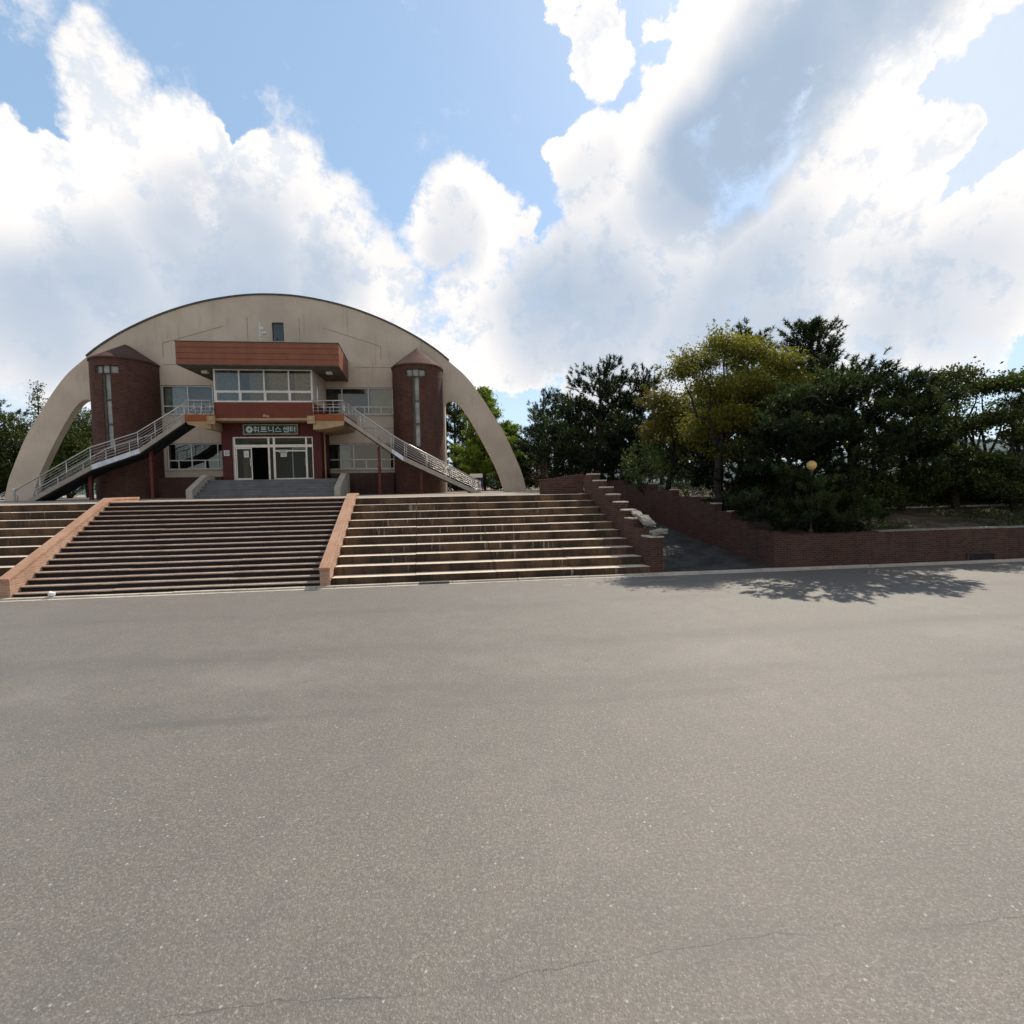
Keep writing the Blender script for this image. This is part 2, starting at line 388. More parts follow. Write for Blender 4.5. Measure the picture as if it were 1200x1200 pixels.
# planting bed: one rising sheet
bd = MB(); vs = []; fs = []; nu, nv = 60, 50
def bedz(u, v):
    z = 1.06+.155*max(0, v-16.2); z = min(z, 2.75)
    return z + .07*math.sin(u*1.7+v)*math.sin(v*1.3-u*.4)
for j in range(nv):
    v = 16.12+ (j/(nv-1))**1.6*74
    ub = uF(v)+.2 if v < 28.6 else 8.0
    for i in range(nu):
        u = ub+(i/(nu-1))**1.4*(90-ub); vs.append((u, v, bedz(u, v)))
for j in range(nv-1):
    for i in range(nu-1): fs.append((j*nu+i, j*nu+i+1, (j+1)*nu+i+1, (j+1)*nu+i))
bd.add(vs, fs, 0, True); struct(bd.build('planting_bed', 'soil'))
# hills far behind
hl = MB(); vs = []; fs = []; na, nr = 90, 8
for i in range(na):
    a = math.radians(-35+110*i/(na-1))
    hh = 62+26*math.sin(i*.31)+14*math.sin(i*.83+1)+7*math.sin(i*1.9)
    for j in range(nr):
        R = 1500+j*150; t = j/(nr-1); vs.append((R*math.sin(a), R*math.cos(a), -1+hh*1.25*math.sin(PI*t)**1.2))
for i in range(na-1):
    for j in range(nr-1): fs.append((i*nr+j, i*nr+j+1, (i+1)*nr+j+1, (i+1)*nr+j))
hl.add(vs, fs, 0, True); struct(hl.build('hills', 'hill', base=(0,1500,-1)))

# ------------------------------------------------------------------ grand stairs, tiers, cheek walls
st = thing('staircase', (-8.1, 15.8, 0), 'wide dark brick staircase with pale treads between the two sloping brick cheek walls', 'staircase')
NS = 17; RS = .152; TD = .27
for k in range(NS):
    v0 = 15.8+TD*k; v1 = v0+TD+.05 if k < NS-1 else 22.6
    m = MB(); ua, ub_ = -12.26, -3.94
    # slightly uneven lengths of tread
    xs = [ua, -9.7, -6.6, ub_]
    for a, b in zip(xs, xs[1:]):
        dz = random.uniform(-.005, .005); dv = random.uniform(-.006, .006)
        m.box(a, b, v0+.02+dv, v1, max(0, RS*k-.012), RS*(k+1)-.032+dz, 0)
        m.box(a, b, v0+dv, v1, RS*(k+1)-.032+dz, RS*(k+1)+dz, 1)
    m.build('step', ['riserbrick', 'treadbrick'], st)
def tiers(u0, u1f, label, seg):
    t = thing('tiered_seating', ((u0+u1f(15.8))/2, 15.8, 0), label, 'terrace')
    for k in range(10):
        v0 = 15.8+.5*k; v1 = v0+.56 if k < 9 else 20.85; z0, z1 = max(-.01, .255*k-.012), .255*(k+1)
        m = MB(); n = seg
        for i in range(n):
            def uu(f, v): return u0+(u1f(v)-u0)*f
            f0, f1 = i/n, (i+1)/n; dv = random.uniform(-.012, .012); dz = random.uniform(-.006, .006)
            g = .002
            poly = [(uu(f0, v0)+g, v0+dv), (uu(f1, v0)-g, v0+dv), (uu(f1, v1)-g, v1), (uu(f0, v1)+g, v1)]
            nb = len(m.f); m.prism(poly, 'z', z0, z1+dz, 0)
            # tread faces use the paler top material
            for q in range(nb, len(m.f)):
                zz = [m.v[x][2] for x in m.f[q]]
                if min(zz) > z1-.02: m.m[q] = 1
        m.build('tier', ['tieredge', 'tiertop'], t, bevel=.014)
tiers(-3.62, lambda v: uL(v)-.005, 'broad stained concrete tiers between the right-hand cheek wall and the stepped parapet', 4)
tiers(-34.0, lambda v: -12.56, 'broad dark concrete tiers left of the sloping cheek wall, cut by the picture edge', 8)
def cheek(u0, u1, vend, label):
    t = thing('cheek_wall', ((u0+u1)/2, 15.7, 0), label, 'wall', 'sloping brick cheek walls of the stairs')
    prof = [(15.73,0),(vend,0),(vend,2.66),(20.3,2.66),(15.73,.50)]
    MB().prism(prof, 'u', u0+.02, u1-.02).build('wall', 'cheekbrick', t)
    cp = [(15.69,.50),(20.29,2.66),(vend+.04,2.66),(vend+.04,2.74),(20.27,2.74),(15.69,.585)]
    MB().prism(cp, 'u', u0, u1).build('coping', 'rowlock', t, bevel=.01)
cheek(-12.55, -12.25, 21.9, 'sloping brick cheek wall on the left side of the brick staircase')
cheek(-3.95, -3.62, 20.95, 'sloping brick cheek wall between the brick staircase and the stained right-hand tiers')

# stepped parapet: nine brick blocks with small pale caps
sp = thing('stepped_parapet', (6.3, 18.3, 0), 'brown brick parapet stepping down along the right tiers with pale caps on its steps', 'wall')
m = MB()
for j in range(9):
    v0, v1 = 15.8+.55*j, 15.8+.55*(j+1); z = 1.17+.268*j
    m.prism([(uL(v0), v0), (uL(v0)+.42, v0), (uL(v1)+.42, v1-.002), (uL(v1), v1-.002)], 'z', -.02, z)
m.build('wall', 'wallbrick', sp)
for j in range(9):
    v0, v1 = 15.8+.55*j, 15.8+.55*(j+1); z = 1.17+.268*j+.002
    if j == 1: continue
    L = .30 if j > 2 else .56
    MB().prism([(uL(v0)-.02, v0-.02), (uL(v0)+.44, v0-.02), (uL(v0+L)+.44, v0+L), (uL(v0+L)-.02, v0+L)], 'z', z, z+.05).build('cap', 'concrete', sp, bevel=.008)
# loose broken slabs on the low end
def slab(u, v, z, sx, sy, sz, rx, ry, rzz, mat, name, label, cat, seed):
    random.seed(seed); bm = bmesh.new(); bmesh.ops.create_cube(bm, size=1)
    bmesh.ops.subdivide_edges(bm, edges=bm.edges, cuts=2, use_grid_fill=True)
    for w in bm.verts: w.co += Vector([random.uniform(-.09, .09) for _ in range(3)])
    R = Matrix.Rotation(rzz, 3, 'Z') @ Matrix.Rotation(ry, 3, 'Y') @ Matrix.Rotation(rx, 3, 'X')
    for w in bm.verts: w.co = R @ Vector((w.co.x*sx, w.co.y*sy, w.co.z*sz))
    zmin = min(w.co.z for w in bm.verts)
    for w in bm.verts: w.co.z -= zmin
    me = bpy.data.meshes.new(name); bm.to_mesh(me); bm.free(); me.materials.append(MT[mat])
    return tag(link(name, me, None, (u, v, z), .02), label, cat)
slab(6.57, 16.65, 1.46, .42, .62, .10, .42, .12, .1, 'rock', 'broken_slab', 'pale broken slab tilted on the lower part of the stepped brick parapet', 'slab', 1)
slab(6.45, 17.25, 1.77, .34, .42, .08, .3, .1, -.1, 'rock', 'broken_slab', 'smaller grey broken slab just above the tilted pale slab on the stepped parapet', 'slab', 2)
slab(6.72, 15.98, 1.235, .5, .34, .12, .1, -.12, .3, 'rock', 'rough_stone', 'rough pale stone lying on the bottom end of the stepped brick parapet', 'stone', 4)
slab(-11.17, 15.66, .055, .15, .11, .10, .2, .3, .5, 'paper', 'crumpled_litter', 'crumpled white litter on the kerb at the foot of the staircase', 'litter', 5)

lw = thing('low_brick_wall', (4.7, 21.3, PZ), 'low brown brick wall joining the top of the stepped parapet, its top sloping left', 'wall')
MB().prism([(3.72, PZ-.01), (5.55, PZ-.01), (5.55, 3.33), (3.72, 3.10)], 'v', 21.0, 21.25).build('wall', 'wallbrick', lw)
MB().prism([(3.70, 3.102), (5.57, 3.332), (5.57, 3.375), (3.70, 3.145)], 'v', 20.98, 21.27).build('coping', 'wallbrick', lw)

rw = thing('retaining_wall', (13, 16, 0), 'long dark brown brick retaining wall below the trees, stepping up along the ramp', 'wall')
m = MB(); m.box(10.75, 60, 15.93, 16.23, -.02, 1.12)
segs = [(15.95,1.13),(16.5,1.25),(17.2,1.52),(18.0,1.80),(18.9,2.07),(20.0,2.34),(21.3,2.60),(22.8,2.88),(25.2,3.12),(28.6,None)]
for (a, z), (b, _) in zip(segs, segs[1:]):
    m.prism([(uF(a)-.0, a), (uF(b), b-.002), (uF(b)+.3, b-.002), (uF(a)+.3, a)], 'z', -.02, z)
m.build('wall', 'wallbrick', rw)
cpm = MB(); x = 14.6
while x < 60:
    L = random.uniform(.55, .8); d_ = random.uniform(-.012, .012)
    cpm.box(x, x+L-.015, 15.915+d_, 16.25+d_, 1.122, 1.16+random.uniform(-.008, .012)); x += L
cpm.build('coping', 'rock', rw, bevel=.012)  # blotched darker stone: wear and partial shade both put into the colour
for (a, z), (b, _) in zip(segs[3:8], segs[4:9]):
    MB().prism([(uF(a)-.02, a-.02), (uF(a+.2)-.02, a+.22), (uF(a+.2)+.32, a+.22), (uF(a)+.32, a-.02)], 'z', z+.002, z+.05).build('cap', 'concrete', rw, bevel=.008)
gw = MB(); gw.box(13.2, 30, 19.9, 20.1, 1.3, 1.66); gw.box(13.15, 30, 19.86, 20.14, 1.662, 1.72, 1)
tag(gw.build('garden_wall', ['wallbrick', 'concrete']), 'low garden wall with a pale coping line under the right-hand trees, behind the retaining wall', 'wall')
dr = thing('drain_outlet', (18.6, 15.9, 0), 'dark slot drain outlet low in the brick retaining wall near the right edge', 'drain')
MB().box(18.1, 19.1, 15.91, 15.928, .06, .24).build('opening', 'dark', dr)
m = MB(); m.box(18.02, 19.18, 15.89, 15.929, .242, .30); m.box(18.02, 18.098, 15.89, 15.929, .03, .24); m.box(19.102, 19.18, 15.89, 15.929, .03, .24)
m.build('frame', 'darkbrick', dr)
dg = thing('drain_grate', (-.55, 15.64, .05), 'small iron drain grate set in the kerb below the right-hand tiers', 'drain')
m = MB(); m.box(-1.0, -.1, 15.48, 15.50, .02, .075); m.box(-1.0, -.1, 15.78, 15.80, .02, .075)
for i in range(16): m.box(-1.0+i*.058, -.97+i*.058, 15.502, 15.778, .03, .072)
m.build('bars', 'iron', dg)
# faint remains of a painted kerb mark on the asphalt
pm = MB()
for (px, py, a, L) in ((664,686,.9,.5),(693,686.5,2.2,.35),(700,684,.2,.5),(727,682,.1,.7),(757,681,.6,.5),(770,680,2.3,.4),(785,679,.4,.5)):
    r = ray(px, py); p = np.array([0,0,EYE])+r*(-EYE/r[2]); u, v = p@UA, p@VA
    du, dv = math.cos(a)*L/2, math.sin(a)*L/5
    pm.prism([(u-du, v-dv), (u+du, v+dv), (u+du, v+dv+.03), (u-du, v-dv+.03)], 'z', .0005, .004)
struct(pm.build('road_marking', 'concrete'))

# ------------------------------------------------------------------ the arched hall
UC = -10.4; VF = 33.0
gym = thing('gym_building', (UC, VF+8, PZ-.02), 'beige hall with a great parabolic arch front, brown canopy and red brick stair towers', 'building')
half = [(15.32,2.5),(15.2,3.1),(15.0,3.85),(14.66,4.65),(14.2,5.75),(13.72,6.7),(13.15,7.6),(12.4,8.8),(11.55,9.92),(10.75,10.6),(10.0,11.25),(9.35,11.72),(8.4,12.32),(7.1,13.0),(5.75,13.57),(4.2,14.08),(2.6,14.42),(1.3,14.6),(0,14.65)]
def smooth(pts, it=2):
    for _ in range(it):
        q = [pts[0]]
        for a, b in zip(pts, pts[1:]): q += [(.75*a[0]+.25*b[0], .75*a[1]+.25*b[1]), (.25*a[0]+.75*b[0], .25*a[1]+.75*b[1])]
        pts = q+[pts[-1]]
    return pts
full = [(UC+w, z) for w, z in half]+[(UC-w, z) for w, z in reversed(half[:-1])]
outer = smooth(full)
inl = smooth([(13.88,2.5),(13.5,3.78),(12.72,5.4),(12.0,6.75),(11.45,7.66),(11.05,8.18),(10.68,8.4),(10.35,8.34),(10.19,8.1),(10.15,7.7),(10.15,2.5)], 2)
outline = outer + [(UC-w, z) for w, z in inl] + [(UC+w, z) for w, z in reversed(inl)]
def rect(a, b, c, d): return [(a, c), (b, c), (b, d), (a, d)]
WIN = {'uL': (-16.95,-12.7,7.52,9.24), 'uR': (-7.95,-3.42,7.5,9.16), 'lL': (-16.8,-13.3,4.22,5.8), 'lR': (-7.5,-3.38,4.1,5.74), 'top': (-10.5,-9.81,11.9,13.03)}
fw = MB().sheet_holes(outline, [rect(*w) for w in WIN.values()]+[rect(-12.2, -7.9, 3.52, 5.9)], VF, VF+.5)
front = fw.build('front_wall', 'facade', gym)
# thin joints in the render on the front
def jline(pts, w=.035):
    for (a, b), (c, d) in zip(pts, pts[1:]):
        jt = MB()
        L = math.hypot(c-a, d-b); nx, nz = -(d-b)/L*w/2, (c-a)/L*w/2
        jt.prism([(a-nx, b-nz), (c-nx, d-nz), (c+nx, d+nz), (a+nx, b+nz)], 'v', VF-.006, VF+.01); jt.build('wall_joint', 'joint', gym)
jline([(UC-6.3,11.7),(UC-2.9,12.75)]); jline([(UC+2.9,12.75),(UC+6.3,11.7)])
jline([(UC+6.3,11.7),(UC+6.3,10.9)]); jline([(UC-6.3,11.7),(UC-6.3,10.9)])
jline([(-14.5,10.45),(-16.7,10.45)]); jline([(-5.7,10.4),(-3.5,10.4)])
jline([(-11.9,11.0),(-11.9,13.3)],.03); jline([(-8.9,11.0),(-8.9,13.3)],.03)
jline([(-7.9,6.65),(-3.4,6.65)])
# body: side walls, rear wall, barrel roof
body = MB(); D2 = 58.0
for sgn in (-1, 1):
    a, b = UC+sgn*10.15, UC+sgn*9.85
    MB().box(min(a, b), max(a, b), VF+.502, D2, 2.5, 10.9).build('body_wall', 'facade', gym)
body.box(UC-10.13, UC+10.13, D2+.002, D2+.3, 2.5, 10.9)
body.build('body_wall', 'facade', gym)
rp_ = [p for p in outer if abs(p[0]-UC) < 10.6]
thick = [(p[0], p[1]+.16) for p in rp_]
rf = MB(); n = len(rp_); vs = []; fs = []
for v in (VF-.05, D2+.3):
    vs += [(p[0], v, p[1]+.004) for p in rp_]+[(p[0]+(p[0]-UC)*.004, v, p[1]+.10) for p in rp_]
for i in range(n-1):
    fs += [(i, i+1, 2*n+i+1, 2*n+i), (n+i, n+i+1, 3*n+i+1, 3*n+i), (i, i+1, n+i+1, n+i), (2*n+i, 2*n+i+1, 3*n+i+1, 3*n+i)]
fs += [(0, n, 3*n, 2*n), (n-1, 2*n-1, 4*n-1, 3*n-1)]
rf.add(vs, fs, 0); rf.build('roof', 'flash', gym)
gable = MB(); gable.prism([(UC-10.1,10.9)]+[(p[0]*.999+UC*.001, p[1]-.05) for p in reversed(rp_)]+[(UC+10.1,10.9)], 'v', D2+.004, D2+.29); gable.build('rear_gable', 'facade', gym)

def window(name, w, cols, rowz, v, parent, frame='white', fr=.07, pane='glass', deep=.7, back='midroom', extra=None, mats2=None):
    u0, u1, z0, z1 = w; m = MB(); e = .012
    m.box(u0+e, u1-e, v, v+.08, z0+e, z0+fr); m.box(u0+e, u1-e, v, v+.08, z1-fr, z1-e)
    m.box(u0+e, u0+fr, v+.002, v+.078, z0+fr, z1-fr); m.box(u1-fr, u1-e, v+.002, v+.078, z0+fr, z1-fr)
    for c in cols: m.box(c-fr*.45, c+fr*.45, v+.004, v+.076, z0+fr, z1-fr)
    if rowz: m.box(u0+fr, u1-fr, v+.006, v+.074, rowz-fr*.45, rowz+fr*.45)
    if extra:
        for c in extra: m.box(c-fr*.4, c+fr*.4, v+.008, v+.072, z0+fr, rowz-fr*.45)
    f = m.build(name, frame, parent)
    MB().add([(u0+e, v+.04, z0+e), (u1-e, v+.04, z0+e), (u1-e, v+.04, z1-e), (u0+e, v+.04, z1-e)], [(0,1,2,3)]).build('pane', pane, f)
    if deep:
        b = MB(); vb = v+deep
        b.add([(u0-.3,v+.42,z0-.3),(u1+.3,v+.42,z0-.3),(u1+.3,vb,z0-.3),(u0-.3,vb,z0-.3),(u0-.3,v+.42,z1+.3),(u1+.3,v+.42,z1+.3),(u1+.3,vb,z1+.3),(u0-.3,vb,z1+.3)],
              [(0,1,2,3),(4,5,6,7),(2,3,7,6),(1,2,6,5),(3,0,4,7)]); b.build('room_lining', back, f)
    return f
VW = VF+.1
w = window('window', WIN['uR'], [-6.55, -4.95], 7.98, VW, gym, extra=[-7.3, -5.75, -5.2, -4.2])
MB().box(-4.85, -3.5, VW+.16, VW+.2, 7.6, 9.1).build('blind', 'blind', w)
w = window('window', WIN['uL'], [-15.5, -14.1], 8.02, VW, gym, extra=[-16.2, -14.8])
MB().box(-16.85, -15.6, VW+.16, VW+.2, 7.6, 9.15).build('blind', 'blind', w)
window('window', WIN['lL'], [-15.45, -13.95], 4.78, VW, gym, extra=[-16.2, -14.7], back='dark')
w = window('window', WIN['lR'], [-5.95, -4.3], 4.72, VW, gym, extra=[-6.7, -5.2], back='dark')
MB().box(-6.95, -6.2, VW+.3, VW+.33, 4.2, 5.6).build('notice_panel', 'blind', w)
window('window', WIN['top'], [], None, VW, gym, frame='flash', fr=.05, back='dark')
# sills
for k_ in ('uR', 'uL', 'lL', 'lR', 'top'):
    a, b, c, d = WIN[k_]; MB().box(a-.05, b+.05, VF-.07, VF+.09, c-.07, c-.004).build('sill', 'concrete', gym)
# dark plinth below the lower windows
for q in ((-7.2, -3.42, 32.2, 32.98, PZ-.01, 3.86), (-16.95, -13.4, 32.2, 32.98, PZ-.01, 3.75)): MB().box(*q).build('plinth', 'darkbrick', gym)

# stair towers
def tower(uc, R, vc, rim, ch):
    m = MB(); zb = PZ-.02; slot = (-.15, .13, 5.35, 9.42); band = (-.42, .40, 9.45, 9.88); ro = .14
    angs = sorted(set([-PI/2+PI*i/36 for i in range(37)]+[slot[0], slot[1], band[0], band[1]])); zs = [zb, 5.35, 6.64, 6.72, 7.98, 8.06, 9.42, 9.45, 9.88, rim]
    def P(a, z, r=R): return (uc+r*math.sin(a), vc-r*math.cos(a), z)
    def hole(a0, a1, z0, z1):
        am, zm = (a0+a1)/2, (z0+z1)/2
        return (slot[0] < am < slot[1] and slot[2] < zm < slot[3]) or (band[0] < am < band[1] and band[2] < zm < band[3])
    for i in range(len(angs)-1):
        for j in range(len(zs)-1):
            a0, a1, z0, z1 = angs[i], angs[i+1], zs[j], zs[j+1]
            if not hole(a0, a1, z0, z1): m.add([P(a0,z0),P(a1,z0),P(a1,z1),P(a0,z1)], [(0,1,2,3)], 0, False)
    for (h, rr) in ((slot, ro), (band, ro)):
        for a in (h[0], h[1]): m.add([P(a,h[2]),P(a,h[3]),P(a,h[3],R-rr),P(a,h[2],R-rr)], [(0,1,2,3)], 0)
        for z in (h[2], h[3]):
            k = 6
            for i in range(k):
                a0, a1 = h[0]+(h[1]-h[0])*i/k, h[0]+(h[1]-h[0])*(i+1)/k
                m.add([P(a0,z),P(a1,z),P(a1,z,R-rr),P(a0,z,R-rr)], [(0,1,2,3)], 0)
    for sg in (-1, 1): m.add([(uc+sg*R,vc,zb),(uc+sg*R,VF-.002,zb),(uc+sg*R,VF-.002,rim),(uc+sg*R,vc,rim)], [(0,1,2,3)], 0)
    t = m.build('stair_tower', 'towerbrick', gym, cyl=(uc, vc, R))
    # conical tiled roof with a small overhang, apex against the front wall
    r = MB(); Ro = R+.05; ap = (uc, VF-.45, rim+ch); k = 30
    ring = [(uc-Ro, VF-.003)]+[(uc+Ro*math.sin(-PI/2+PI*i/k), vc-Ro*math.cos(-PI/2+PI*i/k)) for i in range(k+1)]+[(uc+Ro, VF-.003)]
    q = len(ring); vs = [(a, b, rim+.002) for a, b in ring]+[(a, b, rim+.10) for a, b in ring]+[ap, (uc, VF-.003, rim+ch+.02)]
    fs = [(i, i+1, q+i+1, q+i) for i in range(q-1)]+[(q+i, q+i+1, 2*q) for i in range(q-1)]+[(q, 2*q, 2*q+1), (2*q-1, 2*q, 2*q+1)]
    fs.append(tuple(range(q)))
    r.add(vs, fs); r.build('tower_roof', 'towerbrick', t, cyl=(uc, vc, R))
    g = MB(); Rp = R-.13
    for (h, k) in ((slot, 2), (band, 6)):
        for i in range(k):
            a0, a1 = h[0]+(h[1]-h[0])*i/k, h[0]+(h[1]-h[0])*(i+1)/k
            g.add([P(a0,h[2],Rp),P(a1,h[2],Rp),P(a1,h[3],Rp),P(a0,h[3],Rp)], [(0,1,2,3)])
    g.build('tower_pane', 'panelglass', t)
    fm = MB()
    def bar(a0, a1, z0, z1):
        r0, r1 = R-.115, R-.05
        fm.add([P(a0,z0,r1),P(a1,z0,r1),P(a1,z1,r1),P(a0,z1,r1),P(a0,z0,r0),P(a1,z0,r0),P(a1,z1,r0),P(a0,z1,r0)], [(0,1,2,3),(0,1,5,4),(1,2,6,5),(2,3,7,6),(3,0,4,7)])
    bar(slot[0], slot[0]+.085, 5.36, 9.41); bar(slot[1]-.02, slot[1], 5.36, 9.41)
    for z in (6.64, 7.98): bar(slot[0]+.086, slot[1]-.021, z, z+.07)
    for a in (-.42, -.16, .10, .365): bar(a, a+.034, 9.455, 9.875)
    bar(-.385, .364, 9.452, 9.49); bar(-.385, .364, 9.84, 9.878)
    fm.build('tower_window_frame', 'flash', t)
tower(-18.52, 1.56, 32.3, 10.28, 1.2)
tower(-1.86, 1.52, 32.45, 10.12, 1.38)

# canopy of horizontal boards
cu0, cu1, cv0 = -14.06, -5.82, 28.95
cn = MB(); nb = 4; zc0, zc1 = 9.56, 10.74; hb = (zc1-zc0)/nb
for i in range(nb):
    g = .012; ins = 0.0
    cn.prism([(cu0, cv0), (cu1, cv0), (cu1-.28, VF-.002), (cu0-.05, VF-.002)], 'z', zc0+hb*i+g, zc0+hb*(i+1)-g)
cn.prism([(cu0+.05, cv0+.03), (cu1-.05, cv0+.03), (cu1-.33, VF-.004), (cu0, VF-.004)], 'z', zc0+.01, zc1-.02)
canopy = cn.build('canopy', 'cladding', gym, bevel=.006)
MB().prism([(cu0+.02, cv0+.02), (cu1-.02, cv0+.02), (cu1-.30, VF-.006), (cu0-.01, VF-.006)], 'z', zc0-.03, zc0+.008).build('soffit', 'soffit', canopy)
MB().prism([(cu0-.03, cv0-.03), (cu1+.03, cv0-.03), (cu1-.25, VF-.008), (cu0-.08, VF-.008)], 'z', zc1-.008, zc1+.03).build('capping', 'flash', canopy)
for lu in (-13.25, -6.65): MB().box(lu-.16, lu+.16, 30.2, 30.5, zc0-.17, zc0-.031).build('soffit_lamp', 'white', canopy, bevel=.02)
# antenna pole on the canopy
ant = MB(); ant.tube([(-10.72,31.6,10.74),(-10.72,31.6,12.6)], .035, 8); ant.tube([(-10.72,31.6,11.75),(-10.45,31.5,11.95)], .02, 6)
ant.box(-10.55,-10.35,31.42,31.56,11.9,12.02); ant.box(-10.66,-10.5,31.5,31.62,12.15,12.3); ant.build('antenna', 'white', gym)

# upper glazed room over the entrance
ru0, ru1, rv = -12.66, -7.46, 29.85
room = MB(); room.box(ru0, ru1, rv, VF-.01, 6.87, 7.74); upper = room.build('upper_room', 'redwall', gym)
for q in ((ru0+.002, ru0+.12), (ru1-.12, ru1-.002)): MB().box(*q, rv+.12, VF-.012, 7.742, zc0-.032).build('side_wall', 'facade', upper)
cols = [ru0+(ru1-ru0)*f for f in (.255, .505, .755)]
wf = (ru0+.01, ru1-.01, 7.743, zc0-.034)
m = MB(); fr = .09; u0, u1, z0, z1 = wf; v = rv+.01
m.box(u0, u1, v, v+.1, z0, z0+fr); m.box(u0, u1, v, v+.1, z1-fr*.6, z1); m.box(u0, u0+fr, v+.002, v+.098, z0+fr, z1-fr*.6); m.box(u1-fr, u1, v+.002, v+.098, z0+fr, z1-fr*.6)
zt = 8.32
for c in cols: m.box(c-.035, c+.035, v+.004, v+.096, z0+fr, z1-fr*.6)
m.box(u0+fr, u1-fr, v+.006, v+.094, zt-.06, zt+.06)
for a in [u0+fr-.002]+[c+.036 for c in cols]:  # thicker sash rails of the lower lights
    m.box(a, a+.06, v+.008, v+.092, z0+fr, zt-.06)
m.build('window_frame', 'white', upper)
MB().add([(u0,v+.05,z0),(u1,v+.05,z0),(u1,v+.05,z1),(u0,v+.05,z1)], [(0,1,2,3)]).build('window_pane', 'glass', upper)
cur = MB(); vs = []; fs = []; n = 160
for i in range(n+1):
    a = u0+.1+(u1-u0-.2)*i/n; off = .06*math.sin(i*.9)+.03*math.sin(i*2.3+1)
    vs += [(a, v+.4+off, z0), (a, v+.4+off, z1)]
for i in range(n):
    if not (36 < i < 52 or 76 < i < 84 or 118 < i < 130): fs.append((2*i, 2*i+2, 2*i+3, 2*i+1))
cur.add(vs, fs, 0, True); cur.build('curtain', 'curtain', upper)
MB().box(ru0+.13, ru1-.13, rv+1.6, rv+1.64, 7.75, zc0-.035).build('back_partition', 'midroom', upper)
MB().box(ru0-.03, ru1+.03, rv-.05, VF-.015, 6.74, 6.868).build('cream_band', 'cream', gym)
# balconies either side with flared cream undersides
def balcony(a, b, prof, uend):
    m = MB(); m.box(a, b, 29.42, VF-.02, 6.68, 7.02); bo = m.build('balcony', 'orange', gym, bevel=.008)
    MB().prism(prof, 'v', 29.46, VF-.022).build('balcony_soffit', 'cream', bo)
    r = MB(); zt_ = 7.78
    o_ = a if uend < 0 else b; i_ = b if uend < 0 else a
    dd = .05 if uend < 0 else -.05
    r.tube([(i_, 29.5, zt_), (o_+dd, 29.5, zt_)], .028, 8); 
    for zz in (7.22, 7.40, 7.58): r.tube([(i_, 29.5, zz), (o_+dd, 29.5, zz)], .014, 6)
    for f in (.02, .35, .65, .97):
        uu_ = i_+(o_+dd-i_)*f; r.tube([(uu_, 29.5, 7.02), (uu_, 29.5, zt_)], .02, 6)
    r.build('railing', 'rail', bo); r = MB(); r.tube([(o_+dd, 30.75, zt_), (o_+dd, VF-.1, zt_)], .028, 8)
    for f in (0, .5, 1): 
        vv_ = 30.75+(VF-.1-30.75)*f; r.tube([(o_+dd, vv_, 7.02), (o_+dd, vv_, zt_)], .02, 6)
    r.build('railing', 'rail', bo)
balcony(-14.02, ru0-.04, [(-13.98,6.678),(ru0-.045,6.678),(ru0-.045,6.25),(-13.1,6.28),(-13.85,6.5)], -1)
balcony(ru1+.04, -5.68, [(ru1+.045,6.678),(-5.72,6.678),(-5.8,6.42),(-6.9,6.22),(ru1+.045,6.2)], 1)
for uu_ in (ru0+.02, ru1-.02):
    m = MB(); m.box(uu_-.2, uu_+.2, 29.3, 29.41, 6.5, 6.93); m.box(uu_-.14, uu_+.14, 29.26, 29.299, 6.66, 6.86); m.build('beam_end', 'cream', gym, bevel=.01)
MB().tube([(ru1+.3, 29.6, 7.02), (ru1+.3, 29.6, 9.0)], .03, 8).build('downpipe', 'rail', gym)
# small emblem-like fitting in the middle of the red band
m = MB(); m.box(-10.12,-9.98,rv-.10,rv-.001,6.93,7.06); m.box(-9.95,-9.82,rv-.08,rv-.001,6.9,7.02); m.build('wall_fitting', 'cream', gym)

# entrance porch
pu0, pu1, pv = -12.78, -7.36, 30.85; do = (-12.28, -7.82); dz = (3.5, 5.97)
m = MB(); m.box(pu0, do[0], pv, 31.5, 3.44, 6.735); m.box(do[1], pu1, pv, 31.5, 3.44, 6.735); m.box(do[0], do[1], pv+.002, 31.498, dz[1], 6.735)
porch = m.build('entrance_porch', 'darkred', gym)
for q in ((pu0+.01, pu0+.2), (pu1-.2, pu1-.01)): MB().box(*q, 31.502, VF-.01, 3.44, 6.73).build('porch_side', 'darkred', porch)
MB().tube([(pu1+.12, 31.2, 2.56), (pu1+.12, 31.2, 6.2)], .05, 8).build('drainpipe', 'cream', gym)
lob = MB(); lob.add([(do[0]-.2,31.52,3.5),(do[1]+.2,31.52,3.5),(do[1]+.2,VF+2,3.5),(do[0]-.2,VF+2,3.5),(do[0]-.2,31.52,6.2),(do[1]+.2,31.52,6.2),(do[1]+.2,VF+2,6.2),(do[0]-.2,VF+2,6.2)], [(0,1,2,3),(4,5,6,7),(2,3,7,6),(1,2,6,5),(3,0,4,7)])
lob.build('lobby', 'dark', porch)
dv = 31.0; m = MB(); e = .004
def D(px): return atv(px, 540, dv)[0]
za, zb_ = dz[0]+.003, dz[1]-.003; zt1, zt0 = 5.52, 5.36
m.box(do[0]+e, do[1]-e, dv, dv+.09, zb_-.07, zb_)
vb = [(do[0]+e, do[0]+.09), (D(275.6)-.04, D(275.6)+.04), (D(315.5)-.05, D(315.5)+.05), (D(321.8)-.06, D(321.8)+.06), (D(359.5)-.05, D(359.5)+.05), (do[1]-.09, do[1]-e)]
for a, b in vb: m.box(a, b, dv+.002, dv+.088, za, zb_-.07)
edges = [(vb[i][1], vb[i+1][0]) for i in range(5)]
for a, b in edges: m.box(a, b, dv+.004, dv+.086, zt0, zt1)
